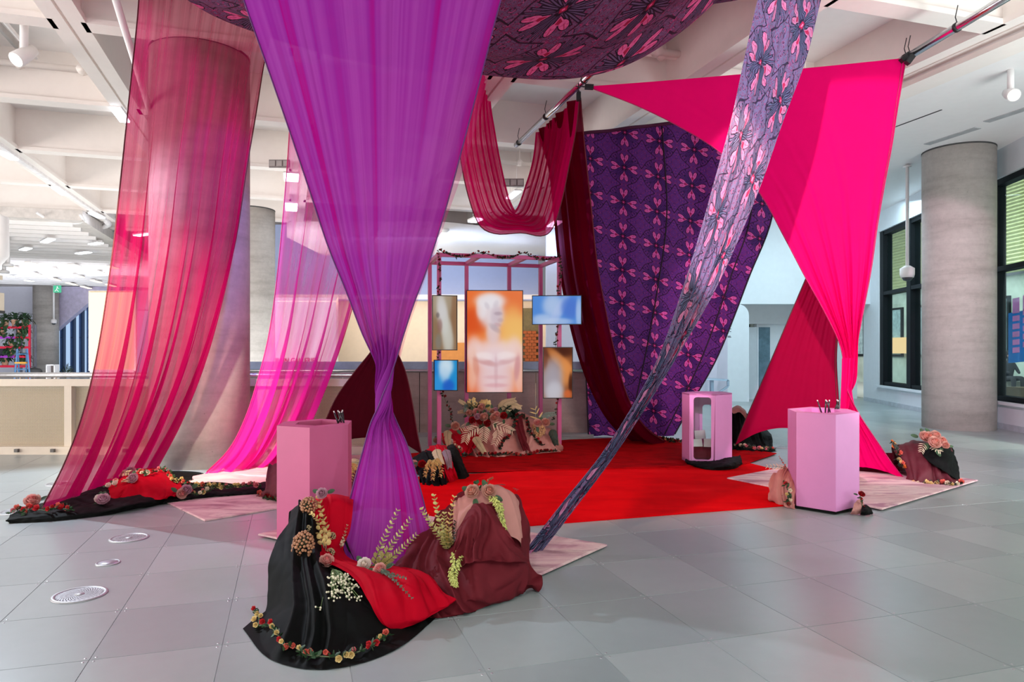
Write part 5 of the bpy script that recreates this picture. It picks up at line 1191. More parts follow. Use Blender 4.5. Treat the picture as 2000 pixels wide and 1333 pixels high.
# mound behind the window pedestal ---------------------------------------
cloth('black_cloth', N([[(1422, 805, 12.3), (1446, 796, 12.3), (1475, 825, 12.2), (1508, 850, 12.2)], [(1424, 808, 11.8), (1446, 802, 11.8), (1474, 832, 11.7), (1506, 853, 11.7)], [(1426, 845, 11.5), (1450, 840, 11.4), (1480, 858, 11.4), (1508, 864, 11.5)], [(1428, 872, 11.3), (1455, 874, 11.2), (1486, 876, 11.2), (1511, 874, 11.3)], [(1428, 882), (1456, 886), (1490, 887), (1518, 882)]]),
    blk, .008, 6, 81, 46, 50, folds=(6, .03), label='black cloth mound behind the window pedestal and the crimson tent drape')
cloth('dusty_rose_cloth', N([[(1426, 800, 12.1), (1440, 792, 12.1), (1456, 800, 12.0)], [(1426, 802, 11.7), (1442, 796, 11.7), (1458, 808, 11.6)], [(1432, 808, 11.6), (1446, 806, 11.55), (1458, 822, 11.5)]]),
    tanm, .010, 8, 83, 24, 24, label='dusty rose cloth on top of the mound behind the window pedestal')
# around the pedestals -----------------------------------------------------
cloth('black_cloth', N([[(1340, 893, -.06), (1385, 898, -.07), (1425, 893, -.09), (1446, 890, -.05)], [(1338, 902, -.06), (1380, 910, -.06), (1425, 908, -.09), (1450, 902, -.06)], [(1345, 911), (1385, 921), (1430, 919), (1452, 910)]]),
    blk, .012, 8, 85, 50, 24, label='black cloth bunched around the foot of the window pedestal')
cloth('dusty_rose_cloth', N([[V2(2.92, 7.85), V2(3.0, 7.95), V2(3.08, 7.95), V2(3.2, 7.9)], [(1513, 926, 7.75), (1532, 914, 7.75), (1548, 920, 7.75), (1560, 930, 7.75)], [(1503, 945, 7.55), (1522, 930, 7.45), (1540, 936, 7.35), (1556, 945, 7.3)], [(1500, 962, 7.48), (1520, 960, 7.34), (1538, 966, 7.24), (1552, 970, 7.2)], [(1504, 977, 7.44), (1524, 982, 7.3), (1540, 985, 7.2), (1552, 988, 7.16)], [(1508, 980), (1526, 988), (1542, 994), (1554, 996)]]),
    tanm, .008, 9, 87, 44, 44, folds=(5, .018), label='dusty rose cloth bunched at the left foot of the right front pedestal')
cloth('dusty_rose_cloth', N([[(1668, 985, -.10), (1678, 975, -.12), (1688, 985, -.08)], [(1664, 998, -.06), (1680, 992, -.07), (1690, 996, -.04)], [(1660, 1006), (1680, 1006), (1692, 1003)]]), tanm, .008, 10, 89, 22, 22, label='dusty rose cloth end at the right foot of the right front pedestal')
cloth('black_cloth', N([[(1682, 990, -.07), (1692, 986, -.08), (1702, 994, -.03)], [(1682, 1000, -.05), (1694, 998, -.06), (1704, 1000, -.03)], [(1680, 1008), (1694, 1009), (1706, 1004)]]), blk, .008, 10, 91, 22, 22, label='black cloth end lying on the tiles right of the right front pedestal')
MB().prism([(p.x, p.y) for p in [ceR+(q-ceR)*1.03 for q in hexpts(V2(2.945, 7.60), V2(2.865, 7.17), V2(3.137, 6.895), V2(3.49, 7.15))[0]]], .015, .03).build('black_base_mat', blk, loc=(ceR.x, ceR.y, 0))
tag(bpy.data.objects['black_base_mat'], 'thin black base under the right front pedestal', 'base')
# =================================================================== FLOWERS
leafm = mat('leaf_green', (.025, .07, .025), .55, .3); leafd = mat('leaf_dark', (.010, .026, .014), .6, .3); stemm = mat('stem_green', (.10, .13, .06), .6, .2)
def petal_mesh(mb, c, d, up, Lh, w, curl, n=4):
    """a cupped petal from c along d, cup opening to up"""
    s = d.cross(up).normalized(); vs = []
    for i in range(n+1):
        t = i/n; ww = w*math.sin(math.pi*(.12+.80*t))**.8; bend = curl*t*t
        p = c+d*(Lh*t*math.cos(bend))+up*(Lh*t*math.sin(bend))
        vs += [p-s*ww+up*ww*.35, p, p+s*ww+up*ww*.35]
    mb.add(vs, [(3*i+k, 3*i+k+1, 3*i+k+4, 3*i+k+3) for i in range(n) for k in (0, 1)], True)
def rose(name, c_in, c_out, R=.05, layers=5, seed=1, leaves=2):
    """bloom facing +Z: spiral of cupped petals, with leaves under it"""
    rg = random.Random(seed); mats = [mat(name+'_out', c_out, .6, .05, trans=.2), mat(name+'_mid', tuple((a+b)/2 for a, b in zip(c_in, c_out)), .6, .05, trans=.2), mat(name+'_in', c_in, .6, .06, trans=.2)]
    mb = MB(); idx = []
    for l in range(layers):
        t = l/(layers-1); n = [6, 6, 5, 4, 3, 3][min(l, 5)]
        for k in range(n):
            a = 2*math.pi*(k+.5*l)/n+rg.uniform(-.15, .15); d = Vector((math.cos(a), math.sin(a), 0))
            tilt = .10+1.25*t; f0 = len(mb.f)
            dv = (d*math.cos(tilt)+Vector((0, 0, 1))*math.sin(tilt)); uv_ = (Vector((0, 0, 1))*math.cos(tilt)-d*math.sin(tilt))
            petal_mesh(mb, d*R*.06+Vector((0, 0, R*.10*l)), dv, uv_, R*(1.02-.38*t), R*(.52-.26*t), .55-.1*t)
            idx += [0 if t < .4 else (1 if t < .7 else 2)]*(len(mb.f)-f0)
    mb.ball((0, 0, R*.25), R*.34, 6, 4); idx += [2]*(len(mb.f)-len(idx))
    o = mobj('rose', mb.v, mb.f, mats, None, smooth=True, midx=idx, do_link=False)
    for k in range(leaves):
        a = 2.4*k+.4; d = Vector((math.cos(a), math.sin(a), -.1)).normalized(); lb = MB(); petal_mesh(lb, d*R*.7, d, Vector((0, 0, 1)), R*1.1, R*.34, .1, 4)
        c = lb.build('leaf', leafm, do_link=False); c.parent = o
    return o
blush_in, blush_out = srgb(222, 150, 128), srgb(226, 178, 160)
PROTO = {'blush': rose('blush_rose', srgb(206, 124, 104), srgb(222, 176, 160), .055, 6, 1), 'pinky': rose('pinky_rose', srgb(220, 120, 120), srgb(232, 182, 172), .055, 6, 2),
         'cream': rose('cream_rose', srgb(238, 200, 130), srgb(240, 220, 176), .05, 5, 3), 'red': rose('red_rose', srgb(130, 4, 14), srgb(170, 10, 24), .045, 5, 4), 'coral': rose('coral_rose', srgb(206, 70, 54), srgb(222, 110, 100), .045, 5, 5), 'ivory': rose('ivory_rose', srgb(236, 220, 206), srgb(240, 228, 220), .05, 5, 6), 'mauve': rose('mauve_rose', srgb(176, 120, 140), srgb(206, 160, 176), .05, 5, 7)}
def place(proto, p, d, size, label=None, cat='flower', group=None, name=None, roll=0, push=0):
    o = copy_tree(proto); d = Vector(d).normalized(); q = d.to_track_quat('Z', 'Y') @ Quaternion((0, 0, 1), roll)
    o.rotation_mode = 'QUATERNION'; o.rotation_quaternion = q; o.location = Vector(p)+d*push; o.scale = (size,)*3
    tag(o, label, cat, group)
    if name: o.name = name
    return o
CAMP = Vector((0, 0, HCAM))
def bloom(kind, px, py, size, label, group=None, up=.5, lift=.012):
    h = hit(px, py); p, n = h
    d = (n*.5+(CAMP-p).normalized()*.9+Vector((rnd.uniform(-.25, .25), 0, up*.6))).normalized()
    return place(PROTO[kind], p, d, size, label, 'flower', group, roll=rnd.uniform(0, 6), push=lift)
def lf_mesh(name, m, Lh, w, curl=.2, n=3):
    mb = MB(); petal_mesh(mb, Vector(), Vector((1, 0, 0)), Vector((0, 0, 1)), Lh, w, curl, n); return mb.build(name, m, do_link=False).data
def stem_plant(name, pts, lab, leafmat, kind='round', npairs=12, size=.022, group=None, taper=.45, r=.003, as_parts=True, cat='foliage'):
    """a stem with paired leaves, every leaf an object that shares one mesh"""
    pts = [Vector(p) for p in pts]; C = [Vector(q) for q in curve(pts, 24)]; base = C[0]
    e = empty(name, base, lab, cat, group); rr = [r*(1-.6*i/23) for i in range(24)]
    MB().tube(C, rr, 5).build('stem', stemm, e)
    if kind == 'round': me = lf_mesh('leaf', leafmat, size*1.15, size*.62, .35)
    elif kind == 'blade': me = lf_mesh('leaf', leafmat, size*2.4, size*.22, .25)
    else: me = lf_mesh('leaf', leafmat, size*1.7, size*.34, .3)
    mb = MB()
    for k in range(npairs):
        t = .12+.88*k/(npairs-1); i = min(int(t*23), 22); p = C[i].lerp(C[i+1], t*23-i); tan = (C[i+1]-C[i]).normalized()
        s = tan.cross(Vector((0, -.8, .6))).normalized(); f = tan.cross(s).normalized()
        sc_ = (1-taper*t)
        for sg in (-1, 1):
            a = (k % 2)*(.9 if kind == 'round' else .15)+rnd.uniform(-.2, .2)
            x = (s*sg*math.cos(a)+f*math.sin(a)*sg+tan*(.35 if kind == 'round' else .8)).normalized(); z = tan.cross(x).cross(x)*-1; z = (tan-x*tan.dot(x)).normalized() if kind == 'round' else f; y = z.cross(x)
            M = Matrix((x, y, z)).transposed().to_4x4()
            if as_parts:
                o = bpy.data.objects.new('leaf', me); COL.objects.link(o); o.parent = e; o.matrix_local = Matrix.Translation(p-base) @ M @ Matrix.Scale(sc_, 4)
            else: mb.add([p+M.to_3x3()@(v.co*sc_) for v in me.vertices], [tuple(f_.vertices) for f_ in me.polygons], True)
    if not as_parts: mb.build('leaves', leafmat, e)
    return e
eucm = mat('eucalyptus_pale', srgb(206, 200, 130), .6, .12, trans=.2); eucg = mat('eucalyptus_grey', srgb(110, 128, 118), .65, .15); creamleaf = mat('cream_leaf', srgb(222, 196, 128), .6, .1, trans=.25); palel = mat('ivory_leaf', srgb(226, 206, 176), .65, .08, trans=.2); ferny = mat('fern_tan', srgb(176, 158, 122), .7, .12); amar = mat('amaranth_lime', srgb(196, 200, 112), .75, .12); brown = mat('berry_brown', srgb(166, 116, 84), .6, .2); mauvy = mat('dry_mauve', srgb(120, 96, 104), .7, .2); whb = mat('berry_white', srgb(226, 218, 190), .5, .05)
def cluster(name, px, py, R, m, lab, n=60, br=.010, lift=0, sq=1.0):
    """a domed head of little florets or berries"""
    p, nrm = hit(px, py); d = (nrm*.5+(CAMP-p).normalized()).normalized(); p = p+d*(R*.2+lift); e = empty(name, p, lab, 'flower')
    M = d.to_track_quat('Z', 'Y').to_matrix(); mb = MB(); st = MB()
    for k in range(n):
        z = 1-1.3*(k+.5)/n; rr_ = math.sqrt(max(0, 1-z*z)); a = 2.39996*k; q = p+M@Vector((R*rr_*math.cos(a), R*sq*rr_*math.sin(a), R*.7*z))+Vector((rnd.uniform(-1, 1), rnd.uniform(-1, 1), rnd.uniform(-1, 1)))*R*.05
        mb.ball(q, br*rnd.uniform(.75, 1.2), 5, 3); st.tube([p-d*R*.3, q], .0015, 3, False)
    mb.build('florets', m, e)['kind'] = 'stuff'; st.build('stalks', stemm, e)
    return e
def hanging(name, pts, lab, m, r=.026, n=170):
    """amaranth tassel: a tapering rope of tiny seed bunches"""
    C = [Vector(q) for q in curve(pts, 30)]; e = empty(name, C[0], lab, 'foliage'); MB().tube(C, .003, 5).build('stem', stemm, e); mb = MB()
    for k in range(n):
        t = rnd.random()**.9; i = min(int(t*29), 28); rr_ = r*(1-.75*t)*rnd.uniform(.3, 1); a = rnd.uniform(0, 6.28); q = C[i]+Vector((math.cos(a)*rr_, math.sin(a)*rr_, rnd.uniform(-.01, .01)))
        dv = Vector((math.cos(a), math.sin(a), -.8)).normalized(); mb.tube([q, q+dv*.014], [.007, .002], 4)
    mb.build('seed_bunches', m, e)['kind'] = 'stuff'; return e
def on(px, py, lift=.01):
    p, n = hit(px, py); return p+n*lift
def buds_mesh(kind):
    cols = {'red': srgb(200, 44, 52), 'coral': srgb(224, 112, 96), 'cream': srgb(232, 208, 146), 'pink': srgb(226, 130, 140), 'ivory': srgb(236, 224, 200), 'dred': srgb(130, 6, 16), 'mauve': srgb(206, 160, 176), 'orange': srgb(226, 130, 60)}
    mb = MB(); R = .02
    for l in range(3):
        n = 5 if l == 0 else 4
        for k in range(n):
            a = 2*math.pi*(k+.5*l)/n; d = Vector((math.cos(a), math.sin(a), 0)); tl = .35+.5*l
            petal_mesh(mb, Vector((0, 0, .003*l)), d*math.cos(tl)+Vector((0, 0, math.sin(tl))), Vector((0, 0, math.cos(tl)))-d*math.sin(tl), R*(1.05-.2*l), R*(.55-.1*l), .4, 2)
    return mb.build('bud', mat('bud_'+kind, cols[kind], .6, .08, trans=.15), do_link=False).data
BUD = {k: buds_mesh(k) for k in ('red', 'coral', 'cream', 'pink', 'ivory', 'dred', 'mauve', 'orange')}
def garland(name, pts, lab, kinds, nb, size=1.0, leaves=60, lsize=.022, lm=None, jit=.02, vine_r=.004):
    """a vine with a bloom object for every bud and a mesh of small leaves"""
    C = [Vector(q) for q in curve(pts, 60)]; e = empty(name, C[0], lab, 'garland'); MB().tube(C, vine_r, 5).build('vine', stemm, e)
    mb = MB()
    for k in range(leaves):
        p = C[rnd.randrange(60)]; d = Vector((rnd.uniform(-1, 1), rnd.uniform(-1, .4), rnd.uniform(-.2, 1))).normalized(); petal_mesh(mb, p, d, d.orthogonal().normalized(), lsize*rnd.uniform(.8, 1.6), lsize*.42, .3, 2)
    mb.build('leaves', lm or leafm, e)['kind'] = 'stuff'
    for k in range(nb):
        t = (k+.5)/nb*59; p = C[int(t)]+Vector((rnd.uniform(-jit, jit), rnd.uniform(-jit, jit), rnd.uniform(0, jit))); d = Vector((rnd.uniform(-.6, .6), -1, rnd.uniform(.1, 1.0)))
        o = bpy.data.objects.new('bud', BUD[rnd.choice(kinds)]); COL.objects.link(o); o.parent = e
        o.matrix_local = Matrix.Translation(p-C[0]) @ d.to_track_quat('Z', 'Y').to_matrix().to_4x4() @ Matrix.Scale(size*rnd.uniform(.8, 1.2), 4)
    return e
# --- front mound
fg = [(492, 1196), (506, 1212), (505, 1228), (525, 1225), (545, 1245), (553, 1265), (575, 1270), (600, 1283), (632, 1287), (668, 1288), (692, 1282), (720, 1270), (742, 1255), (756, 1246)]
garland('rose_garland', [on(*q, .015) for q in fg], 'garland of small red and cream roses along the hem of the front black cloth', ['coral', 'cream', 'cream', 'red', 'pink'], 27, 1.05, 110, .026)
bloom('pinky', 637, 1104, 1.0, 'pink garden rose in the middle of the front mound, between black and red cloth', lift=.02)
bloom('ivory', 714, 1108, 1.05, 'pale rose at the foot of the purple drape, left one of the pair'); bloom('pinky', 745, 1118, .9, 'pale pink rose at the foot of the purple drape, right one of the pair')
bloom('blush', 928, 968, 1.1, 'dusty pink rose on the tall box of the front mound, left one', lift=.03); bloom('blush', 953, 968, 1.1, 'dusty pink rose on the tall box of the front mound, right one', lift=.03)
place(PROTO['mauve'], W(631, 966, 4.98), (-.1, -1, .5), .95, 'pale mauve chrysanthemum on the black peak of the front mound', 'flower')
cluster('hydrangea', 608, 992, .055, brown, 'brown hydrangea head on the black peak of the front mound', 55, .011, .05); cluster('hydrangea', 594, 1067, .065, brown, 'round brown hydrangea head on the left flank of the front mound', 80, .011, .01, 1.3)
cluster('seed_head', 648, 1048, .024, ferny, 'small brown seed head on the red cloth of the front mound, upper one', 24, .006); cluster('seed_head', 645, 1080, .026, ferny, 'small brown seed head on the red cloth of the front mound, lower one', 26, .006); cluster('seed_head', 602, 1034, .022, ferny, 'small brown seed head beside the cream leaf spray', 22, .006)
stem_plant('cream_spray', [on(636, 1085, .03), on(628, 1050, .05), on(622, 1010, .05), on(626, 978, .05)], 'cream leaf spray running down the edge of the red cloth, main stem', creamleaf, 'round', 13, .036, taper=.35)
stem_plant('cream_spray', [on(640, 1080, .04), on(632, 1055, .06), on(625, 1030, .06), on(610, 1015, .05)], 'short cream leaf spray crossing behind the main cream spray', creamleaf, 'round', 9, .034)
mb = MB(); st = MB(); b0 = on(648, 1118, .02); e = empty('berry_spray', b0, 'spray of white berries on green stems hanging from the pink garden rose', 'foliage')
for k in range(46):
    q = on(rnd.uniform(640, 712), rnd.uniform(1125, 1185)); t = rnd.uniform(.35, 1); tx, ty = 648+(rnd.uniform(-15, 66))*t, 1112+78*t*rnd.uniform(.7, 1.05); q = on(tx, ty, rnd.uniform(.01, .05))
    st.tube([b0, b0.lerp(q, .6)+Vector((0, -.02, .02)), q], .0016, 4); mb.ball(q, .0075, 6, 4)
    for s in range(2): w = q+Vector((rnd.uniform(-.03, .03), rnd.uniform(-.02, .01), rnd.uniform(-.025, .02))); mb.ball(w, .006, 6, 4); st.tube([q, w], .0012, 3)
mb.build('berries', whb, e)['kind'] = 'stuff'; st.build('stems', mat('spray_green', srgb(112, 140, 84), .6), e)
def air(px, py, Y): return W(px, py, Y)
for k, (a, b, c, lab) in enumerate((((728, 1112, 4.75), (745, 1065, 4.72), (776, 999, 4.85), 'leftmost of the three eucalyptus stems in front of the purple drape'), ((734, 1114, 4.72), (762, 1068, 4.68), (800, 1015, 4.75), 'middle of the three eucalyptus stems in front of the purple drape'), ((742, 1108, 4.68), (770, 1085, 4.64), (812, 1046, 4.7), 'lowest, rightmost of the three eucalyptus stems in front of the purple drape'))):
    stem_plant('eucalyptus_stem', [air(*a), air(*b), air(*c)], lab, eucm, 'round', 15, .036)
for k, (a, b, c, lab) in enumerate((((878, 1072, 4.78), (850, 1035, 4.76), (825, 996, 4.8), 'eucalyptus stem left of the dusty rose cloth, the one leaning furthest left'), ((880, 1075, 4.76), (862, 1030, 4.74), (848, 970, 4.85), 'eucalyptus stem left of the dusty rose cloth, the one standing upright'), ((881, 1075, 4.74), (876, 1035, 4.72), (887, 973, 4.78), 'eucalyptus stem along the edge of the dusty rose cloth'), ((878, 1078, 4.74), (868, 1050, 4.72), (868, 1005, 4.76), 'short dense eucalyptus stem in the bunch left of the dusty rose cloth'))):
    stem_plant('eucalyptus_stem', [air(*a), air(*b), air(*c)], lab, eucm if k != 2 else creamleaf, 'round', 14, .038)
stem_plant('eucalyptus_stem', [on(742, 1122, .03), on(765, 1140, .03), on(805, 1172, .03)], 'grey green eucalyptus stem lying across the red cloth, lower one', eucg, 'round', 13, .018); stem_plant('eucalyptus_stem', [on(745, 1120, .03), on(770, 1130, .04), on(796, 1140, .04)], 'grey green eucalyptus stem lying across the red cloth, upper one', eucg, 'round', 10, .018)
hanging('amaranth_tassel', [air(958, 968, 4.86), air(972, 985, 4.80), air(980, 1010, 4.72), air(988, 1048, 4.60)], 'lime amaranth tassel hanging over the dusty rose cloth', amar, .035, 260); hanging('amaranth_tassel', [air(893, 1078, 4.62), air(890, 1105, 4.45), air(884, 1130, 4.36), air(890, 1144, 4.33)], 'lime amaranth tassel hanging on the maroon cloth', amar, .045, 300)
stem_plant('dry_sprig', [on(950, 962, .02), on(955, 952, .05), air(962, 934, 4.95)], 'dry brown sprig above the two dusty pink roses', brown, 'round', 9, .016); stem_plant('dry_sprig', [on(960, 955, .03), on(985, 952, .03), on(1010, 962, .03)], 'mauve heather sprig lying on top of the dusty rose cloth', mauvy, 'fern', 16, .022, as_parts=False)
stem_plant('dark_foliage', [air(884, 1080, 4.74), air(886, 1045, 4.74), air(889, 1020, 4.78)], 'dark foliage tucked at the edge of the dusty rose cloth', leafd, 'round', 12, .022, as_parts=False); stem_plant('green_leaves', [on(940, 965, .03), on(936, 955, .05), air(932, 942, 4.9)], 'green leaf sprig behind the left dusty pink rose', leafm, 'round', 4, .03)
stem_plant('ivory_sprig', [on(662, 1075, .02), on(668, 1055, .03), on(672, 1030, .04)], 'pale sprig beside the left edge of the purple drape', palel, 'round', 8, .02, as_parts=False)
# --- left mound
lg = [(24, 1008), (36, 1000), (48, 1008), (60, 998), (74, 1002), (96, 1003), (112, 998), (126, 998), (138, 1002)]
garland('rose_garland', [on(*q, .03) for q in lg], 'garland of red and pink roses on the left tip of the low black cloth', ['coral', 'red', 'red', 'pink'], 12, 1.9, 70, .035)
bloom('pinky', 66, 990, 1.6, 'big peach rose at the left tip of the low black cloth', lift=.05)
for k, (x, y, kd, s, w) in enumerate(((254, 929, 'mauve', 1.5, 'big pale pink flower on top of the left red mound'), (264, 941, 'mauve', 1.4, 'mauve pink flower below the top of the left red mound'), (204, 984, 'mauve', 1.5, 'pale flower cluster at the lower hem of the left red mound, right one'), (196, 981, 'ivory', 1.2, 'pale flower at the lower hem of the left red mound, left one'), (366, 962, 'mauve', 1.4, 'mauve flower at the right end of the left red mound'), (352, 967, 'pinky', 1.2, 'pale pink flower at the right end of the left red mound, beside the mauve'), (276, 927, 'coral', .9, 'coral rose on the top of the left red mound'), (228, 948, 'ivory', .7, 'small ivory flower on the left flank of the left red mound'), (226, 944, 'pinky', .6, 'small pinkish flower on the left flank of the left red mound'), (214, 953, 'ivory', .7, 'small ivory flower lowest on the left flank of the left red mound'))):
    bloom(kd, x, y, s, w, lift=.03)
stem_plant('tan_spray', [on(215, 942, .04), on(232, 936, .07), on(256, 934, .07)], 'tan leaf spray on the top left of the left red mound', ferny, 'fern', 16, .05); stem_plant('tan_spray', [on(240, 950, .04), on(252, 942, .05), on(266, 936, .05)], 'small tan leaf spray under the mauve pink flower', ferny, 'fern', 10, .04)
garland('rose_garland', [on(x, y, .03) for x, y in ((278, 930), (292, 930), (304, 926), (314, 922), (324, 926), (332, 934), (340, 944), (350, 946), (362, 948), (372, 952))], 'garland of small roses over the back of the left red mound', ['pink', 'ivory', 'red', 'red', 'cream', 'coral'], 16, 1.6, 110, .035)
garland('rose_garland', [on(x, y, .03) for x, y in ((378, 956), (392, 953), (410, 956), (428, 957), (442, 958), (460, 955), (478, 955), (495, 954), (510, 955))], 'garland of pink and cream roses along the black cloth strip', ['pink', 'cream', 'coral', 'ivory', 'cream'], 14, 1.8, 110, .035)
garland('rose_garland', [on(x, y, .03) for x, y in ((370, 969), (385, 971), (398, 967), (410, 963))], 'short rose garland at the front edge of the black cloth strip', ['pink', 'cream', 'ivory'], 6, 1.5, 40, .03)
bloom('blush', 536, 902, 1.4, 'dusty pink rose on the wine mound just left of the left pedestal', lift=.05); garland('rose_garland', [on(x, y, .02) for x, y in ((505, 966), (520, 970), (532, 972), (545, 974))], 'red rose garland at the foot of the wine mound', ['dred', 'red', 'coral'], 7, 1.7, 40, .03)
stem_plant('cream_spray', [air(680, 905, 7.5), air(690, 918, 7.35), air(686, 938, 7.3)], 'cream leaf spray hanging between the left pedestal and the purple drape', creamleaf, 'round', 8, .04); stem_plant('cream_spray', [air(682, 908, 7.5), air(700, 916, 7.35), air(708, 930, 7.3)], 'cream leaf spray beside the purple drape, right one of the two', creamleaf, 'round', 8, .04); stem_plant('tan_spray', [air(676, 906, 7.55), air(690, 903, 7.5), air(710, 906, 7.5)], 'tan fern lying on the wine mound behind the left pedestal', ferny, 'fern', 12, .045)
garland('rose_garland', [on(x, y, .02) for x, y in ((680, 955), (690, 962), (700, 958), (712, 950))], 'dark red rose garland low between the left pedestal and the purple drape', ['dred', 'dred', 'red'], 8, 1.7, 40, .03)
# --- middle mound
for k, (x, y, kd, s, w) in enumerate(((851, 866, 'blush', 1.2, 'dusty pink rose on top of the middle mound, left one'), (863, 864, 'blush', 1.1, 'dusty pink rose on top of the middle mound, middle one'), (877, 868, 'ivory', 1.2, 'ivory flower on top of the middle mound'), (812, 911, 'pinky', 1.1, 'pink rose on the black cloth of the middle mound'), (825, 911, 'red', 1.3, 'red rose on the black cloth of the middle mound'))): bloom(kd, x, y, s, w, lift=.04)
stem_plant('fern_frond', [air(850, 874, 8.9), air(855, 890, 8.65), air(862, 905, 8.5)], 'tan fern frond hanging down the red cloth of the middle mound', ferny, 'fern', 18, .05); stem_plant('dry_foliage', [air(868, 875, 8.85), air(874, 890, 8.6), air(878, 912, 8.5)], 'dark dry foliage hanging on the middle mound', mauvy, 'fern', 20, .045)
for k, (pts_, w) in enumerate((([(848, 898, 8.55), (856, 905, 8.4), (862, 918, 8.35), (860, 930, 8.34)], 'right one'), ([(846, 898, 8.55), (838, 908, 8.42), (832, 920, 8.4), (830, 930, 8.4)], 'left one'), ([(850, 898, 8.5), (848, 912, 8.36), (846, 925, 8.33), (845, 936, 8.32)], 'middle one'))): stem_plant('cream_spray', [air(*q) for q in pts_], 'cream leaf spray trailing on the middle mound, '+w, creamleaf, 'round', 9, .05)
# --- altar
al = [(942, 797, 'blush', 1.3), (946, 806, 'mauve', 1.2), (930, 806, 'pinky', 1.3), (918, 808, 'blush', 1.2), (934, 815, 'mauve', 1.2), (962, 805, 'blush', 1.2), (970, 812, 'pinky', 1.2), (968, 803, 'mauve', 1.1), (947, 817, 'blush', 1.5), (965, 818, 'blush', 1.5), (888, 834, 'blush', 1.5), (928, 835, 'pinky', 1.4), (1049, 828, 'pinky', 1.4), (1065, 828, 'blush', 1.5), (922, 822, 'red', 1.5), (952, 828, 'red', 1.5), (938, 826, 'red', 1.3), (984, 814, 'red', 1.5)]
places = ['at the top of the flower altar bunch', 'just below the topmost rose of the altar', 'in the upper left of the altar bunch', 'at the far upper left of the altar bunch', 'in the left middle of the altar bunch', 'in the upper right of the altar bunch', 'at the right of the altar bunch', 'at the upper right behind the altar bunch', 'in the lower centre left of the altar bunch, facing front', 'in the lower centre right of the altar bunch, facing front', 'alone at the left end of the altar', 'on the lower left front of the altar bunch', 'at the right end of the altar, left of the pair', 'at the right end of the altar, right of the pair', 'deep in the left of the altar bunch', 'low in the middle of the altar bunch', 'between the two pink roses of the altar bunch', 'at the right shoulder of the altar bunch']
for (x, y, kd, s), w in zip(al, places):
    p = W(x, y, 10.85 if y > 810 else 11.0); place(PROTO[kd], p, (rnd.uniform(-.4, .4), -1, rnd.uniform(.2, .7)), s, {'blush': 'dusty pink rose ', 'pinky': 'soft pink rose ', 'mauve': 'mauve rose ', 'red': 'dark red rose '}[kd]+w, 'flower', roll=rnd.uniform(0, 6))
for (a, b, c, w, mm_, kd, n_, sz) in (((944, 812, 11.1), (925, 790, 11.1), (922, 783, 11.1), 'cream feather plume at the top left of the altar bunch', creamleaf, 'fern', 18, .07), ((946, 808, 11.1), (950, 788, 11.05), (940, 784, 11.1), 'cream feather plume at the top middle of the altar bunch', creamleaf, 'fern', 16, .06), ((975, 806, 11.1), (985, 788, 11.1), (1004, 781, 11.1), 'pale fern arching up right of the altar bunch', ferny, 'fern', 18, .06), ((978, 808, 11.1), (1000, 792, 11.1), (1016, 795, 11.1), 'pale fern arching right of the altar bunch, lower one', ferny, 'fern', 16, .055), ((925, 810, 11.1), (908, 790, 11.1), (898, 783, 11.1), 'thin pale frond reaching up left of the altar bunch', ferny, 'fern', 14, .04), ((922, 812, 11.1), (908, 804, 11.1), (896, 805, 11.1), 'thin pale frond reaching left of the altar bunch', ferny, 'fern', 12, .04), ((1060, 826, 11.1), (1066, 812, 11.1), (1082, 808, 11.1), 'grey frond at the right end of the altar', eucg, 'fern', 12, .05), ((1052, 822, 11.1), (1048, 810, 11.1), (1045, 801, 11.1), 'single cream blade leaf standing at the right end of the altar', creamleaf, 'blade', 3, .06),
    ((955, 826, 10.8), (985, 835, 10.7), (1000, 842, 10.65), 'ivory leaf spray over the right front of the altar', palel, 'blade', 9, .05), ((940, 832, 10.75), (915, 845, 10.6), (908, 862, 10.5), 'ivory leaf spray hanging on the red cloth of the altar', palel, 'blade', 10, .055), ((945, 830, 10.75), (945, 845, 10.6), (944, 860, 10.5), 'ivory leaf spray hanging in the centre of the altar', palel, 'blade', 8, .055), ((970, 838, 10.7), (972, 850, 10.58), (966, 866, 10.5), 'ivory leaf spray hanging right of the altar centre', palel, 'blade', 8, .05), ((895, 836, 10.95), (910, 832, 10.85), (922, 828, 10.85), 'ivory leaf spray lying on the left shoulder of the altar', palel, 'blade', 9, .05), ((925, 850, 10.6), (935, 866, 10.45), (945, 882, 10.42), 'tan frond trailing down the left front of the altar', ferny, 'fern', 20, .05), ((876, 838, 10.95), (874, 850, 10.8), (876, 868, 10.65), 'pale fern frond hanging at the left end of the altar', ferny, 'fern', 18, .055), ((1076, 836, 11.0), (1082, 852, 10.95), (1086, 868, 10.95), 'dark foliage hanging at the right end of the altar', leafd, 'fern', 18, .055)):
    stem_plant('altar_frond', [air(*a), air(*b), air(*c)], w, mm_, kd, n_, sz, as_parts=(kd == 'blade'))
for x, y, w in ((917, 795, 'left'), (927, 800, 'middle left'), (985, 800, 'right'), (1000, 808, 'far right')):
    p = W(x, y, 11.15); e = empty('filler_foliage', p, 'dark green filler foliage in the altar bunch, %s one' % w, 'foliage'); mb = MB()
    for k in range(60): d = Vector((rnd.uniform(-1, 1), rnd.uniform(-1, .3), rnd.uniform(-.6, 1))).normalized(); petal_mesh(mb, p+d*.05*rnd.random(), d, d.orthogonal().normalized(), .10, .02, .3, 2)
    mb.build('leaves', leafd if w != 'left' else eucg, e)['kind'] = 'stuff'
cluster('dried_head', 1050, 842, .10, mat('dry_gold', srgb(206, 160, 112), .6, .2), 'golden dried flower head at the right end of the altar', 50, .022, .04)
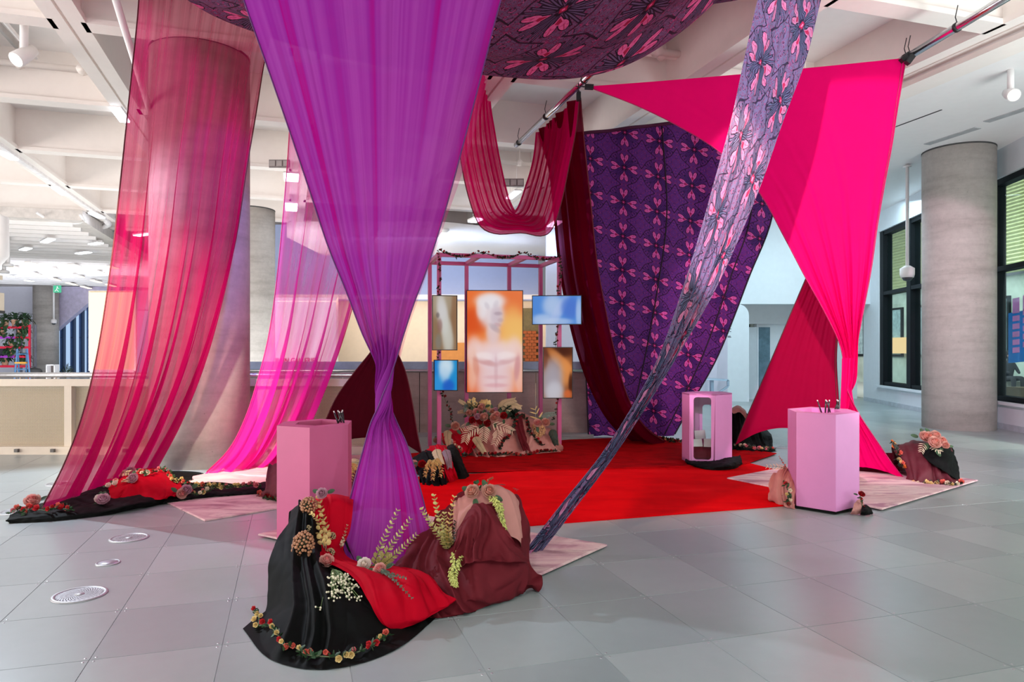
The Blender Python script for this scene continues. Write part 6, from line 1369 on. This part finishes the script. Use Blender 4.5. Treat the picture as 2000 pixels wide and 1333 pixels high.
garland('rose_garland', [on(x, y, .03) for x, y in ((900, 892), (915, 893), (935, 891), (955, 890), (975, 891), (1000, 890), (1020, 891), (1040, 888), (1062, 884), (1085, 880))], 'red rose garland along the foot of the altar', ['red', 'red', 'coral', 'dred'], 26, 1.7, 160, .035, leafd)
garland('rose_garland', [on(x, y, .03) for x, y in ((974, 880), (982, 865), (990, 858), (1000, 845), (1008, 828), (1012, 815), (1022, 818), (1030, 832), (1036, 850), (1048, 862), (1060, 872))], 'red rose garland climbing over the middle of the altar', ['dred', 'red', 'dred'], 20, 1.5, 180, .035, leafd)
garland('rose_garland', [on(x, y, .03) for x, y in ((882, 858), (888, 868), (892, 878), (898, 886))], 'pale bud garland on the red cloth of the altar', ['ivory', 'pink', 'coral'], 9, 1.2, 20, .02)
# --- frame ivy
def fp(p, z): return Vector((p.x, p.y, z))+Vector((0, -.045, 0))
def ivy(pts, lab, nb=16, lv=120): return garland('ivy_garland', pts, lab, ['dred', 'dred', 'red'], nb, 1.2, lv//2, .032, leafd, .025)
ivy([fp(f0+FX*1.92*t, 3.08-(.10*abs(math.sin(t*9)))+.04) for t in np.linspace(0, 1, 14)], 'dark red ivy garland along the top beam of the pink frame', 26, 240)
ivy([fp(f0, 3.1), fp(f0+FX*.02, 2.8), fp(f0, 2.5), fp(f0-FX*.02, 2.2), fp(f0, 1.9), fp(f0, 1.5), fp(f0+FX*.04, 1.2), fp(f0+FX*.06, .95), fp(f0+FX*.16, .7), fp(f0+FX*.22, .45)], 'dark red ivy garland down the left front post of the pink frame', 26, 200)
ivy([fp(f1, 3.1), fp(f1+FX*.02, 2.8), fp(f1-FX*.02, 2.5), fp(f1, 2.1), fp(f1-FX*.06, 1.75), fp(f1-FX*.05, 1.4), fp(f1, 1.0), fp(f1-FX*.03, .75), fp(f1-FX*.10, .5)], 'dark red ivy garland down the right front post of the pink frame', 24, 180)
# --- right mound and behind
for x, y, s, w in ((1803, 856, 1.5, 'left back one'), (1813, 858, 1.6, 'centre back one'), (1824, 854, 1.4, 'rear middle one'), (1821, 868, 1.7, 'front one'), (1836, 865, 1.4, 'right one'), (1845, 872, 1.0, 'small far right one')): 
    p = W(x, y, 8.75 if y < 866 else 8.62); place(PROTO['blush'], p, (rnd.uniform(-.3, .3), -1, .7), s, 'dusty pink rose on the right mound, '+w, 'flower', roll=rnd.uniform(0, 6))
for pts_, w in (([(1806, 866, 8.66), (1802, 874, 8.58), (1800, 882, 8.54)], 'left one'), ([(1822, 874, 8.6), (1828, 878, 8.5), (1836, 882, 8.46)], 'right one')): stem_plant('cream_spray', [air(*q) for q in pts_], 'pale leaf spray under the roses of the right mound, '+w, palel, 'blade', 5, .03)
stem_plant('dark_foliage', [on(1795, 864, .05), air(1805, 852, 8.9), air(1812, 846, 8.95)], 'dark leaves behind the roses of the right mound', leafd, 'round', 7, .05)
garland('rose_garland', [on(x, y, .03) for x, y in ((1742, 868), (1747, 876), (1754, 886), (1757, 896), (1763, 906), (1769, 916))], 'red and cream rose garland beside the edge of the hot pink drape', ['red', 'coral', 'cream', 'orange', 'pink'], 10, 2.0, 60, .04, leafd)
garland('rose_garland', [on(x, y, .02) for x, y in ((1784, 942), (1795, 946), (1808, 946), (1820, 949), (1832, 946), (1845, 948), (1858, 952), (1868, 948), (1872, 944))], 'cream and pink rose garland along the foot of the right mound', ['cream', 'cream', 'pink', 'coral', 'ivory'], 12, 1.9, 60, .035, leafd)
garland('rose_garland', [on(x, y, .03) for x, y in ((1436, 872), (1450, 874), (1464, 877), (1476, 881), (1488, 882), (1500, 880), (1510, 880))], 'pale rose garland along the foot of the black mound behind the window pedestal', ['ivory', 'cream', 'pink', 'coral'], 13, 1.9, 90, .045, leafd)
garland('rose_garland', [G(x, y, .05) for x, y in ((1250, 857), (1272, 856), (1292, 858), (1312, 862), (1328, 864))], 'rose garland on the floor at the foot of the patterned backdrop', ['ivory', 'cream', 'red', 'dred'], 12, 2.0, 90, .05, leafd)
garland('rose_garland', [W(x, y, Y) for x, y, Y in ((1531, 945, 7.30), (1536, 950, 7.20), (1541, 962, 7.16), (1540, 972, 7.14), (1538, 982, 7.14), (1542, 988, 7.12))], 'small rose garland on the dusty rose cloth at the right front pedestal', ['cream', 'red', 'ivory', 'pink'], 6, 1.3, 40, .03)
stem_plant('pampas_blades', [on(1530, 918, .02), air(1520, 912, 7.6), air(1500, 911, 7.65)], 'thin pale grass blades beside the right front pedestal', palel, 'blade', 6, .03); stem_plant('red_berry_twig', [on(1532, 915, .02), air(1528, 902, 7.6), air(1522, 893, 7.6)], 'twig with small red buds beside the right front pedestal', mat('bud_salmon', srgb(216, 110, 104), .5), 'round', 5, .02)
p = W(1681, 968, 6.98); o = place(PROTO['red'], p, (.2, -.6, .8), .9, 'red rose at the right foot of the right front pedestal'); garland('rose_garland', [W(x, y, 6.95) for x, y in ((1679, 970), (1682, 980), (1684, 988), (1680, 995))], 'red bud twig down the right edge of the right front pedestal', ['red', 'coral'], 3, .9, 12, .02)
# =================================================================== FLOOR DRAINS
drm = mat('drain_steel', (.42, .42, .43), .48, .08, metal=.7); drd = mat('drain_dark', (.02, .02, .02), .8)
def drain(px, py, r, lab, swirl=True):
    c = G(px, py, 0); e = empty('floor_drain', (c.x, c.y, 0), lab, 'drain')
    MB().lathe([(r, .001), (r, .005), (r*.93, .009), (r*.86, .009), (r*.84, .005), (r*.82, .004)], (c.x, c.y, 0), 40, caps=False).build('rim', drm, e)
    if not swirl:
        MB().lathe([(r*.82, .002), (r*.82, .007), (r*.1, .008)], (c.x, c.y, 0), 32).build('cover', mat('cover_plate', (.42, .42, .46), .4, metal=.6), e); return
    MB().lathe([(r*.83, .001), (r*.83, .003), (0.001, .0031)], (c.x, c.y, 0), 32).build('well', drd, e)
    for k in range(32):
        pts_ = []
        for i in range(5):
            t = i/4; rr_ = r*(.16+.66*t); a = 2*math.pi*k/32+1.1*t; pts_.append(Vector((c.x+rr_*math.cos(a), c.y+rr_*math.sin(a), .006)))
        mb = MB()
        for i in range(4):
            w0, w1 = r*.012+r*.026*(i/4), r*.012+r*.026*((i+1)/4); d = (pts_[i+1]-pts_[i]).normalized(); s = Vector((-d.y, d.x, 0))
            mb.add([pts_[i]-s*w0, pts_[i]+s*w0, pts_[i+1]+s*w1, pts_[i+1]-s*w1], [(0, 1, 2, 3)])
        mb.build('vane', drm, e)
    MB().lathe([(r*.18, .003), (r*.18, .008), (.002, .009)], (c.x, c.y, 0), 20).build('hub', drm, e)
drain(155.5, 1163, .165, 'nearest swirl slotted round floor drain at the lower left'); drain(252, 1052, .155, 'swirl slotted round floor drain at the shadow edge on the left'); drain(211, 1101, .085, 'small plain round floor cover between the two nearest drains', False)
drain(118, 946, .16, 'swirl slotted floor drain half behind the crimson sheer drape'); drain(36, 1000, .17, 'swirl slotted floor drain behind the left tip of the black cloth'); drain(345, 932, .16, 'floor drain behind the rumpled rug at the thick column'); drain(1530, 874, .17, 'floor drain on the blue lit floor under the crimson tent drape')
# =================================================================== FAR LEFT PLANTS AND LADDER
potm = mat('pot_terracotta', srgb(196, 150, 120), .7, .15); bx = mat('box_dark', (.03, .03, .04), .5)
def pot_plant(px, py, h, spread, lab, trail=0, m=None):
    b = sh(px, py, .2); b.z += .05; e = empty('potted_plant', b, lab, 'plant'); MB().lathe([(.14, 0), (.19, .34), (.21, .36), (.17, .36)], b, 14).build('pot', potm, e); mb = MB()
    for k in range(70):
        a = rnd.uniform(0, 6.28); el = rnd.uniform(-.2 if trail else .3, 1.3); d = Vector((math.cos(a)*math.cos(el), math.sin(a)*math.cos(el), math.sin(el))); p = b+Vector((0, 0, .36))+d*h*rnd.uniform(.1, .6)*Vector((spread, spread, 1)).length*.6
        petal_mesh(mb, p, (d+Vector((0, 0, -.4))).normalized(), Vector((0, 0, 1)), .22, .07, -.4, 2)
    for k in range(int(trail*40)):
        a = rnd.uniform(-.3, .3); p = b+Vector((a, -.25, .36-trail*rnd.random())); d = Vector((rnd.uniform(-1, 1), -.6, -.5)).normalized(); petal_mesh(mb, p, d, Vector((0, 0, 1)), .20, .07, -.3, 2)
    mb.build('foliage', m or leafm, e)['kind'] = 'stuff'; return e
for px, k, h, t, w in ((10, 0, .9, .9, 'ivy in a pot on the top shelf of the red rack, leftmost'), (30, 0, .8, 0, 'spiky potted plant in the middle of the top shelf of the red rack'), (50, 0, .8, 1.0, 'potted ivy trailing off the right end of the top shelf of the red rack'), (3, 1, .6, 0, 'small potted plant on the second shelf of the red rack'), (42, 1, .8, .9, 'bushy potted plant trailing from the second shelf of the red rack'), (24, 2, .7, .2, 'potted plant on the third shelf of the red rack'), (24, 3, .6, .4, 'potted plant on the fourth shelf behind the ladder'), (10, 4, .6, .1, 'green potted plant on the lowest shelf of the red rack, left one'), (46, 4, .7, .1, 'green potted plant on the lowest shelf of the red rack, right one')):
    pot_plant(px, levels[k], h, .5, w, t)
o = MB().box(sh(11, 690, .3)+Vector((0, 0, .05)), (.75, .5, .42)).build('equipment_box', bx, loc=sh(11, 697, .3)); tag(o, 'dark equipment box on the fourth shelf of the red rack', 'box')
c = sh(11, 690, .04); MB().box(c+Vector((0, 0, .26)), (.6, .03, .05)).build('lid_strip', rgry, o)
lad = empty('step_ladder', V2(sh(44, 700).x, 36.5), 'blue step ladder with a yellow step in front of the red rack', 'ladder'); lb_ = mat('ladder_blue', srgb(80, 120, 160), .4); ly = mat('ladder_yellow', srgb(230, 160, 60), .5)
lx = lambda px, py, Y: W(px, py, Y)
for a, b in (((34, 682, 36.6), (28, 737, 36.2)), ((53, 682, 36.6), (59, 737, 36.2)), ((35, 684, 36.8), (38, 735, 37.4)), ((52, 684, 36.8), (51, 735, 37.4))): A_, B_ = lx(*a), lx(*b); B_.z = 0; MB().bar(A_, B_, .07, .05).build('rail', lb_, lad)
MB().box(lx(43, 709, 36.5), (.55, .3, .08)).build('step', ly, lad)
for py in (692, 722): MB().box(lx(43, py, 36.4), (.5, .15, .05)).build('step', lb_, lad)
c = W(103, 722, 37); e = empty('white_crate', V2(c.x, 37), 'small white framed box standing before the far left column', 'crate')
for dx in (-.2, .2): MB().box((c.x+dx, 37, .42), (.05, .4, .84)).build('side', white, e)
MB().box((c.x, 37, .82), (.44, .4, .05)).build('top', white, e); MB().box((c.x, 37.15, .42), (.40, .03, .78)).build('back', mat('crate_dark', (.10, .08, .07), .7), e)
e = stem_plant('palm_plant', [V2(W(128, 738, 38).x, 38), W(128, 728, 38), W(133, 718, 38)], 'dark palm leaves by the far left windows', leafd, 'blade', 7, .22, r=.02, as_parts=False); e['category'] = 'plant'
c = W(66, 726, 37.5); e = empty('disc_seat', V2(c.x, 37.5), 'dark round cushion leaning beside the ladder', 'cushion'); MB().ball(c, .45, 14, 8, (1, .5, .45)).build('cushion', mat('cushion_dark', (.05, .05, .05), .7), e)
# a person sitting outside behind the window
def person(px, py, Y):
    p = Vector(((px-1000)/FPX*Y, Y, .12)); e = empty('person', p, 'person in dark clothes sitting outside by the window with a backpack in front', 'person')
    me = bpy.data.meshes.new('body'); J = [(0, 0, .55), (0, .02, .80), (0, -.02, 1.02), (0, -.05, 1.14), (0, -.08, 1.30), (-.17, 0, 1.0), (-.24, -.10, .78), (-.14, -.30, .72), (.17, 0, 1.0), (.24, -.10, .78), (.14, -.30, .72), (-.10, -.02, .52), (-.14, -.42, .56), (-.14, -.46, .10), (-.14, -.60, .05), (.10, -.02, .52), (.16, -.42, .56), (.16, -.44, .10), (.16, -.60, .05)]
    Ed = [(0, 1), (1, 2), (2, 3), (3, 4), (2, 5), (5, 6), (6, 7), (2, 8), (8, 9), (9, 10), (0, 11), (11, 12), (12, 13), (13, 14), (0, 15), (15, 16), (16, 17), (17, 18)]
    Rd = [.15, .15, .15, .06, .10, .07, .055, .04, .07, .055, .04, .10, .085, .055, .05, .10, .085, .055, .05]
    me.from_pydata([(x, y, z) for x, y, z in J], Ed, []); o = bpy.data.objects.new('body', me); COL.objects.link(o); o.parent = e
    me.materials.append(mat('dark_coat', (.03, .03, .04), .8)); sk = o.modifiers.new('skin', 'SKIN'); 
    for v, r_ in zip(me.skin_vertices[0].data, Rd): v.radius = (r_, r_)
    me.skin_vertices[0].data[0].use_root = True
    o.modifiers.new('sub', 'SUBSURF').levels = 1
    q = Vector((p.x, p.y, .12)); MB().ball(q+Vector((0, -.08, 1.32)), .105, 12, 8, (.85, .95, 1.15)).build('head', mat('skin_tone', srgb(170, 120, 96), .6), e); MB().ball(q+Vector((0, -.05, 1.37)), .115, 12, 8, (.9, 1, 1)).build('hair', mat('hair_dark', (.015, .012, .012), .7), e)
    q = Vector((p.x, p.y, 0)); st_ = MB().box(q+Vector((0, .12, .28)), (.8, .5, .56)).build('bench_block', mat('bench_grey', srgb(150, 146, 140), .8), loc=q); tag(st_, 'grey bench block under the person outside the window', 'bench')
person(1970, 735, 23.6)
# =================================================================== clean up
for o in bpy.data.objects:
    if '_w' in o.keys(): del o['_w']
